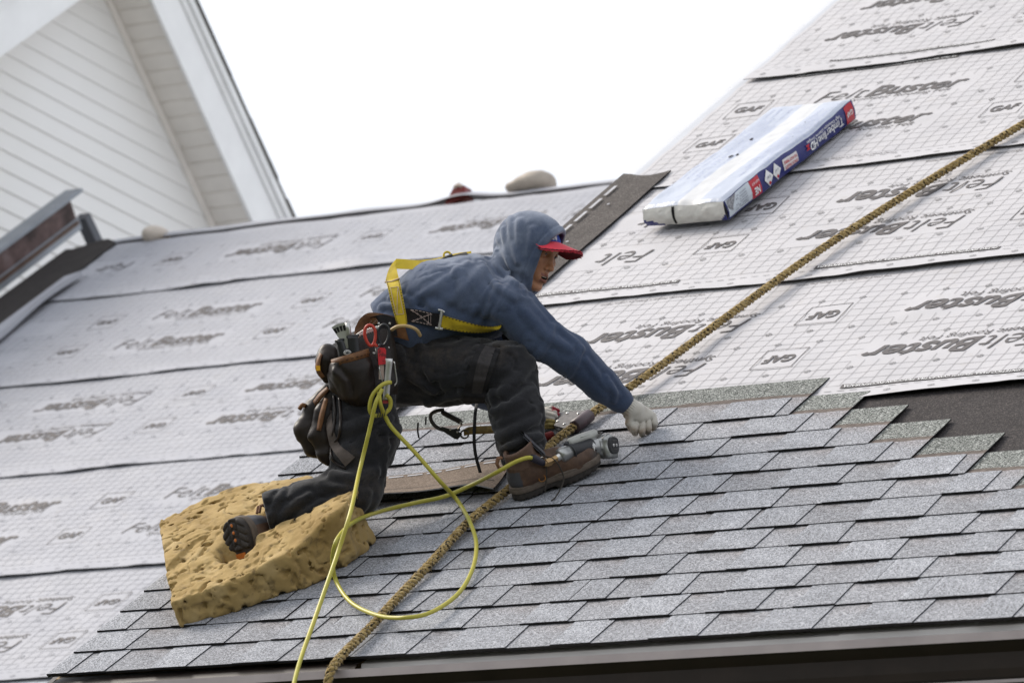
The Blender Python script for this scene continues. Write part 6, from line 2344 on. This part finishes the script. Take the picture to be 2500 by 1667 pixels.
# magazine behind the grip with a greenish label
rod('magazine', [(1386, 1088, -26), (1390, 1086, -26), (1420, 1075, -24), (1452, 1065, -20), (1456, 1064, -20)], [6, 12, 13, 12.5, 8], plain('magazine_grey', (0.40, 0.40, 0.37), 0.5, 0.15, 20), 16)
b = MB()
A = [gp(1416, 1072, -10), gp(1428, 1069, -9), gp(1438, 1066, -8)]
B = [gp(1415, 1082, -12), gp(1428, 1079, -11), gp(1438, 1075, -10)]
b.strip(PW(np.array(A)), PW(np.array(B)), 0.002); b.build('label_plate', plain('label_green', (0.10, 0.12, 0.095), 0.5, .25, 60), gun)
b = MB(); b.tube(PW(spline([gp(1452, 1068, -18), gp(1456, 1062, -10), gp(1464, 1061, -4), gp(1462, 1070, 8), gp(1456, 1076, 12)], 14)), 0.004, 7); b.build('trigger_arm', M_DSTL, gun, True)
b = MB(); b.tube(PW(spline([gp(1376, 1096, -20), gp(1380, 1086, -24), gp(1390, 1084, -26), gp(1396, 1088, -26)], 14)), 0.0045, 7); b.build('guard', M_BPL, gun, True)

# ------------------------------------------------------------------ yellow air hose
def fl(px, py, w): return WPp(px, py, w)
hp = [np.array(p, float) for p in [(958, 932, FZ + 36), (945, 934, FZ + 46), (930, 944, FZ + 52), (915, 962, FZ + 52), (908, 985, FZ + 50), (909, 1003, FZ + 46), (920, 1012, FZ + 40), (940, 1008, FZ + 34), (955, 995, FZ + 32), (957, 975, FZ + 36), (948, 962, FZ + 44)]]
hoseA = [np.array(p, float) for p in [(938, 948, FZ + 56), (928, 968, FZ + 62), (920, 990, FZ + 66)]] + [np.array((x, y, z), float) for x, y, z in [(905, 1055, 176), (884, 1145, 205)]] + [fl(857, 1245, 0.29), fl(826, 1345, 0.21), fl(795, 1435, 0.16), fl(765, 1520, 0.12), fl(740, 1590, 0.10), fl(722, 1650, 0.10), fl(708, 1720, 0.10), fl(690, 1830, 0.09)]
loopB = [np.array(p, float) for p in [(930, 955, FZ + 60), (934, 985, FZ + 60), (945, 1015, 150), (963, 1044, 150), (1018, 1102, 165), (1073, 1165, 180)]] + \
    [fl(1117, 1222, 0.066), fl(1148, 1276, 0.050), fl(1163, 1330, 0.038), fl(1152, 1393, 0.036), fl(1116, 1451, 0.037), fl(1052, 1494, 0.052), fl(988, 1507, 0.070), fl(924, 1502, 0.052), fl(861, 1473, 0.042), fl(824, 1425, 0.055)] + \
    [fl(812, 1372, 0.12), fl(822, 1318, 0.19), fl(862, 1275, 0.15)] + [fl(925, 1249, 0.085), fl(1010, 1228, 0.07), fl(1084, 1212, 0.066), fl(1148, 1185, 0.075)] + \
    [np.array((1212, 1148, 190), float), np.array((1256, 1123, 205), float), np.array((1288, 1112, 206), float), np.array((1304, 1115, 198), float)]
M_HOSE = NT('yellow_hose', 0.42, 0.4)
t = M_HOSE
c = t.ramp(t.noise(5, 3), [(0.35, (0.33, 0.31, 0.032)), (0.65, (0.43, 0.375, 0.055))])
c = t.mix(t.ramp(t.noise(40, 4), [(0.58, 0.0), (0.75, 0.45)]), c, (0.22, 0.20, 0.05))
M_HOSE = t.col(c)
hose = thing('air_hose', PW((988, 1500, 250)), 'yellow air hose looping from the hip to the nail gun and down past the eave', 'hose')
b = MB(); b.tube(PW(spline(hp, 70)), 0.0066, 10); b.build('hip_loop', M_HOSE, hose, True)
b = MB(); b.tube(PW(spline(hoseA, 140)), 0.0066, 10); b.build('hanging_run', M_HOSE, hose, True)
b = MB(); b.tube(PW(spline(loopB, 260)), 0.0066, 10); b.build('coiled_run', M_HOSE, hose, True)
b = MB(); b.tube(PW(np.array([(1297, 1112, 203), (1303, 1114, 198), (1318, 1122, 190), (1327, 1126, 186)])), np.array([8.5, 10, 8.5, 7.5]) * KP, 14); b.build('rubber_end', plain('rubber_end', (0.022, 0.020, 0.030), 0.55, .2, 40), hose, True)
b = MB(); an = np.linspace(0, 8 * np.pi, 60)
b.tube(PW(np.stack([926 + 22 * an / an[-1], 1010 - 6 * an / an[-1] + 7 * np.cos(an), FZ + 38 + 7 * np.sin(an)], -1)), 0.0016, 5); b.build('coil_spring', M_DSTL, hose, True)

# ------------------------------------------------------------------ wrapped shingle bundle on the felt
bu0 = np.array([0.405, 3.418, 0.0305])
bt_ = np.array([0.078, 0.957, 0.0]); bt_ /= np.linalg.norm(bt_)
bs_ = np.array([bt_[1], -bt_[0], 0.0])
BLEN, BWID, BH = 0.965, 0.345, 0.078


def TB(p):
    """bundle frame: x across (0 left .. BWID right), y along (0 front .. BLEN back), z up"""
    p = np.asarray(p, float)
    return W(bu0 + p[..., 0:1] * bs_ + p[..., 1:2] * bt_ + p[..., 2:3] * np.array([0, 0, 1.0]))


bun = thing('shingle_bundle', TB(np.array([[BWID / 2, BLEN / 2, 0]]))[0], 'white and blue wrapped bundle of shingles lying on the upper roof felt', 'bundle')
def film(name, c, gloss=0.28):
    t = NT(name, gloss, 0.45)
    n = t.noise(14, 4, 0.6)
    t.bump(t.noise(9, 4, 0.65, dist=0.6), 0.35, 0.012)
    return t.col(t.ramp(n, [(0.3, [a * 0.93 for a in c]), (0.7, c)]))
M_FILMW, M_FILMB = film('wrap_white', (0.58, 0.58, 0.585)), film('wrap_pale_blue', (0.44, 0.475, 0.56))
M_BLUEW = film('wrap_blue', (0.020, 0.026, 0.155))
M_REDW = film('wrap_red', (0.50, 0.015, 0.030))
def bz(x, y):
    """height of the wrapped top, with puckers and rounded edges"""
    e = np.minimum(np.minimum(x, BWID - x), np.minimum(y, BLEN - y))
    P = np.stack([x * 14, y * 9, x * 0], -1)
    return BH - 0.010 * np.exp(-(e / 0.010) ** 2) + 0.013 * (fbm(P, 3) - 0.5) + 0.004 * np.sin(y * 7)
def sidew(y, z): return 0.007 * (fbm(np.stack([y * 16, z * 30, y * 0 + 3], -1), 3) - 0.5)
xs, ys = np.linspace(0, BWID, 40), np.linspace(0, BLEN, 90)
X, Y = np.meshgrid(xs, ys, indexing='ij')
T3 = TB(np.stack([X, Y, bz(X, Y)], -1))
b = MB()
for i in range(39):
    q = (xs[i] + xs[i + 1]) / 2 / BWID
    m = 0 if 0.43 < q < 0.70 else 1
    b.grid(T3[i:i + 2], m)
b.build('top_film', [M_FILMW, M_FILMB], bun, True)
zs_ = np.linspace(0, 1, 10)
YY, ZZ = np.meshgrid(ys, zs_, indexing='ij')
def right(y, q, off=0.0):
    x = BWID + 0.006 * np.sin(q * np.pi) + sidew(y, q * BH) + off
    return TB(np.stack([x, y, q * bz(np.full_like(y, BWID - 1e-4), np.clip(y, 0.0, BLEN))], -1))
b = MB(); b.grid(right(YY, ZZ)[:, ::-1]); b.build('right_side', M_BLUEW, bun, True)
def left(y, q): return TB(np.stack([0 * y - 0.006 * np.sin(q * np.pi), y, q * bz(np.full_like(y, 1e-4), y)], -1))
b = MB(); b.grid(left(YY, ZZ)); b.build('left_side', M_BLUEW, bun, True)
XX, ZZ2 = np.meshgrid(xs, zs_, indexing='ij')
def front(x, q, y0, sg): return TB(np.stack([x, y0 + sg * (0.012 * np.sin(q * np.pi) + 0.012 * (fbm(np.stack([x * 30, q * 3, x * 0], -1), 3) - 0.5)), q * bz(x, np.full_like(x, y0))], -1))
b = MB(); F3 = front(XX, ZZ2, 0.0, -1)
for i in range(39):
    for j in range(9):
        q, h_ = xs[i] / BWID, (j + .5) / 9
        m = 1 if (h_ < 0.30 - 1.2 * q + 0.45 * max(0, 0.25 - q)) or (q > 0.9 and h_ < (q - 0.9) * 5) else 0
        b.add(np.array([F3[i, j], F3[i + 1, j], F3[i + 1, j + 1], F3[i, j + 1]]), [(0, 1, 2, 3)], m)
b.build('front_end', [plain('torn_white', (0.66, 0.64, 0.60), 0.5, .1, 30), M_BLUEW], bun)
b = MB(); b.grid(front(XX, ZZ2, BLEN, 1)[::-1]); b.build('back_end', M_BLUEW, bun, True)
# the split in the front end and the torn corner showing shingle
b = MB()
sx = 0.125
q_ = np.linspace(0.05, 0.95, 6)
A = front(np.full(6, sx), q_, -0.003, -1); B = front(np.full(6, sx + 0.007) + 0.004 * q_, q_, -0.003, -1)
b.strip(A, B, 0.003); b.build('split', M_ASPH, bun)
def side_patch(b, y0, y1, q0, q1, m=0, off=0.0025, n=8):
    yy, qq = np.meshgrid(np.linspace(y0, y1, n), np.linspace(q0, q1, 4), indexing='ij')
    b.grid(right(yy, qq, off)[:, ::-1], m)
b = MB(); side_patch(b, 0.005, 0.175, 0.10, 0.98); b.build('end_label', plain('label_white', (0.56, 0.61, 0.66), 0.45, .06, 20), bun)
b = MB()
P_ = [(0.010, 0.95), (0.075, 1.0), (0.055, 0.75), (0.040, 0.60), (0.030, 0.35), (0.008, 0.60)]
yq = np.array(P_)
b.add(right(yq[:, 0], yq[:, 1], 0.005), [tuple(range(6))]); b.build('torn_corner', M_SHING, bun)
b = MB(); side_patch(b, 0.176, 0.245, 0.05, 0.97); b.build('red_block', M_REDW, bun, True)
b = MB(); side_patch(b, 0.895, 0.955, 0.05, 0.97); b.build('red_block', M_REDW, bun, True)
b = MB(); side_patch(b, 0.415, 0.520, 0.22, 0.78); b.build('warning_label', plain('label_cream', (0.72, 0.70, 0.70), 0.45, .05, 20), bun, True)
pr = MB()
def side_text(s_, y_start, q_base, h, width, m=0, bold=0.0, shear=0.0, up=False):
    xy, f_, wd = text_poly(s_, bold, shear)
    sc = width / wd
    if up: y, q = y_start + xy[:, 0] * sc, q_base + xy[:, 1] * h / BH
    else: y, q = y_start - xy[:, 0] * sc, q_base - xy[:, 1] * h / BH
    pr.add(right(y, q, 0.0045), f_, m)
side_text('Timberline', 0.868, 0.66, 0.034, 0.195, 0, 0.008)
side_text('HD', 0.668, 0.66, 0.034, 0.056, 0, 0.03, 0.1)
side_text('z', 0.612, 0.66, 0.030, 0.030, 1, 0.04, 0.1)
side_text('High Definition Lifetime Shingles', 0.850, 0.86, 0.012, 0.25, 0)
side_text('GAF', 0.946, 0.62, 0.018, 0.045, 0, 0.03)
side_text('NE', 0.232, 0.52, 0.026, 0.040, 0, 0.03)
side_text('NORTH EAST', 0.240, 0.80, 0.008, 0.055, 0)
side_text('DO NOT TRIPLE', 0.513, 0.66, 0.011, 0.092, 1, 0.02)
side_text('STACK PALLETS', 0.513, 0.40, 0.011, 0.092, 1, 0.02)
for yc in (0.300, 0.362):
    yq = np.array([(yc - 0.030, 0.5), (yc, 0.06), (yc + 0.030, 0.5), (yc, 0.94)])
    pr.add(right(yq[:, 0], yq[:, 1], 0.0040), [(0, 1, 2, 3)], 2)
    yq = np.array([(yc - 0.008, 0.24), (yc, 0.14), (yc + 0.008, 0.24), (yc, 0.36)])
    pr.add(right(yq[:, 0], yq[:, 1], 0.0052), [(0, 1, 2, 3)], 1)
    side_text('GAF', yc + 0.015, 0.62, 0.010, 0.03, 3)
for k_ in range(6): side_text('IIIIII II', 0.140, 0.85 - 0.12 * k_, 0.005, rng.uniform(0.05, 0.09), 3)
pr.build('printed_lettering', [M_WHITE, plain('print_red', (0.50, 0.02, 0.03), .5, .1, 30), M_WHITE, plain('print_grey', (0.20, 0.21, 0.26), .5, .1, 30)], bun)['kind'] = 'stuff'
# pale printing and small tears on the top film
pr = MB()
def top_text(s_, x0, y0, h, width, m=0):
    xy, f_, wd = text_poly(s_, 0, 0)
    sc = width / wd
    x, y = x0 + xy[:, 1] * h, y0 - xy[:, 0] * sc
    x, y = np.clip(x, 0.003, BWID - .003), np.clip(y, 0.003, BLEN - 0.003)
    pr.add(TB(np.stack([x, y, bz(x, y) + 0.002], -1)), [a[::-1] for a in f_], m)
for k_ in range(9):
    top_text('Timberline HD High Definition Lifetime Shingles', 0.255 + 0.010 * k_, rng.uniform(0.75, 0.93), 0.005, rng.uniform(0.35, 0.6))
    top_text('Application instructions steep slope roofing', 0.012 + 0.015 * k_, rng.uniform(0.7, 0.93), 0.006, rng.uniform(0.35, 0.6))
pr.build('printed_lettering', plain('print_pale_blue', (0.34, 0.38, 0.55), .5, .1, 30), bun)['kind'] = 'stuff'
for (x, y, r_) in ((0.11, 0.62, 0.012), (0.125, 0.44, 0.016), (0.145, 0.455, 0.010), (0.30, 0.60, 0.004), (0.27, 0.75, 0.004)):
    b = MB(); a_ = np.linspace(0, 2 * np.pi, 9)[:-1]
    rr_ = r_ * (0.6 + 0.6 * nrng.rand(8))
    X_, Y_ = x + 0.6 * rr_ * np.cos(a_), y + rr_ * np.sin(a_)
    b.add(TB(np.stack([X_, Y_, bz(X_, Y_) + 0.002], -1)), [tuple(range(7, -1, -1))]); b.build('tear', M_ASPH, bun)
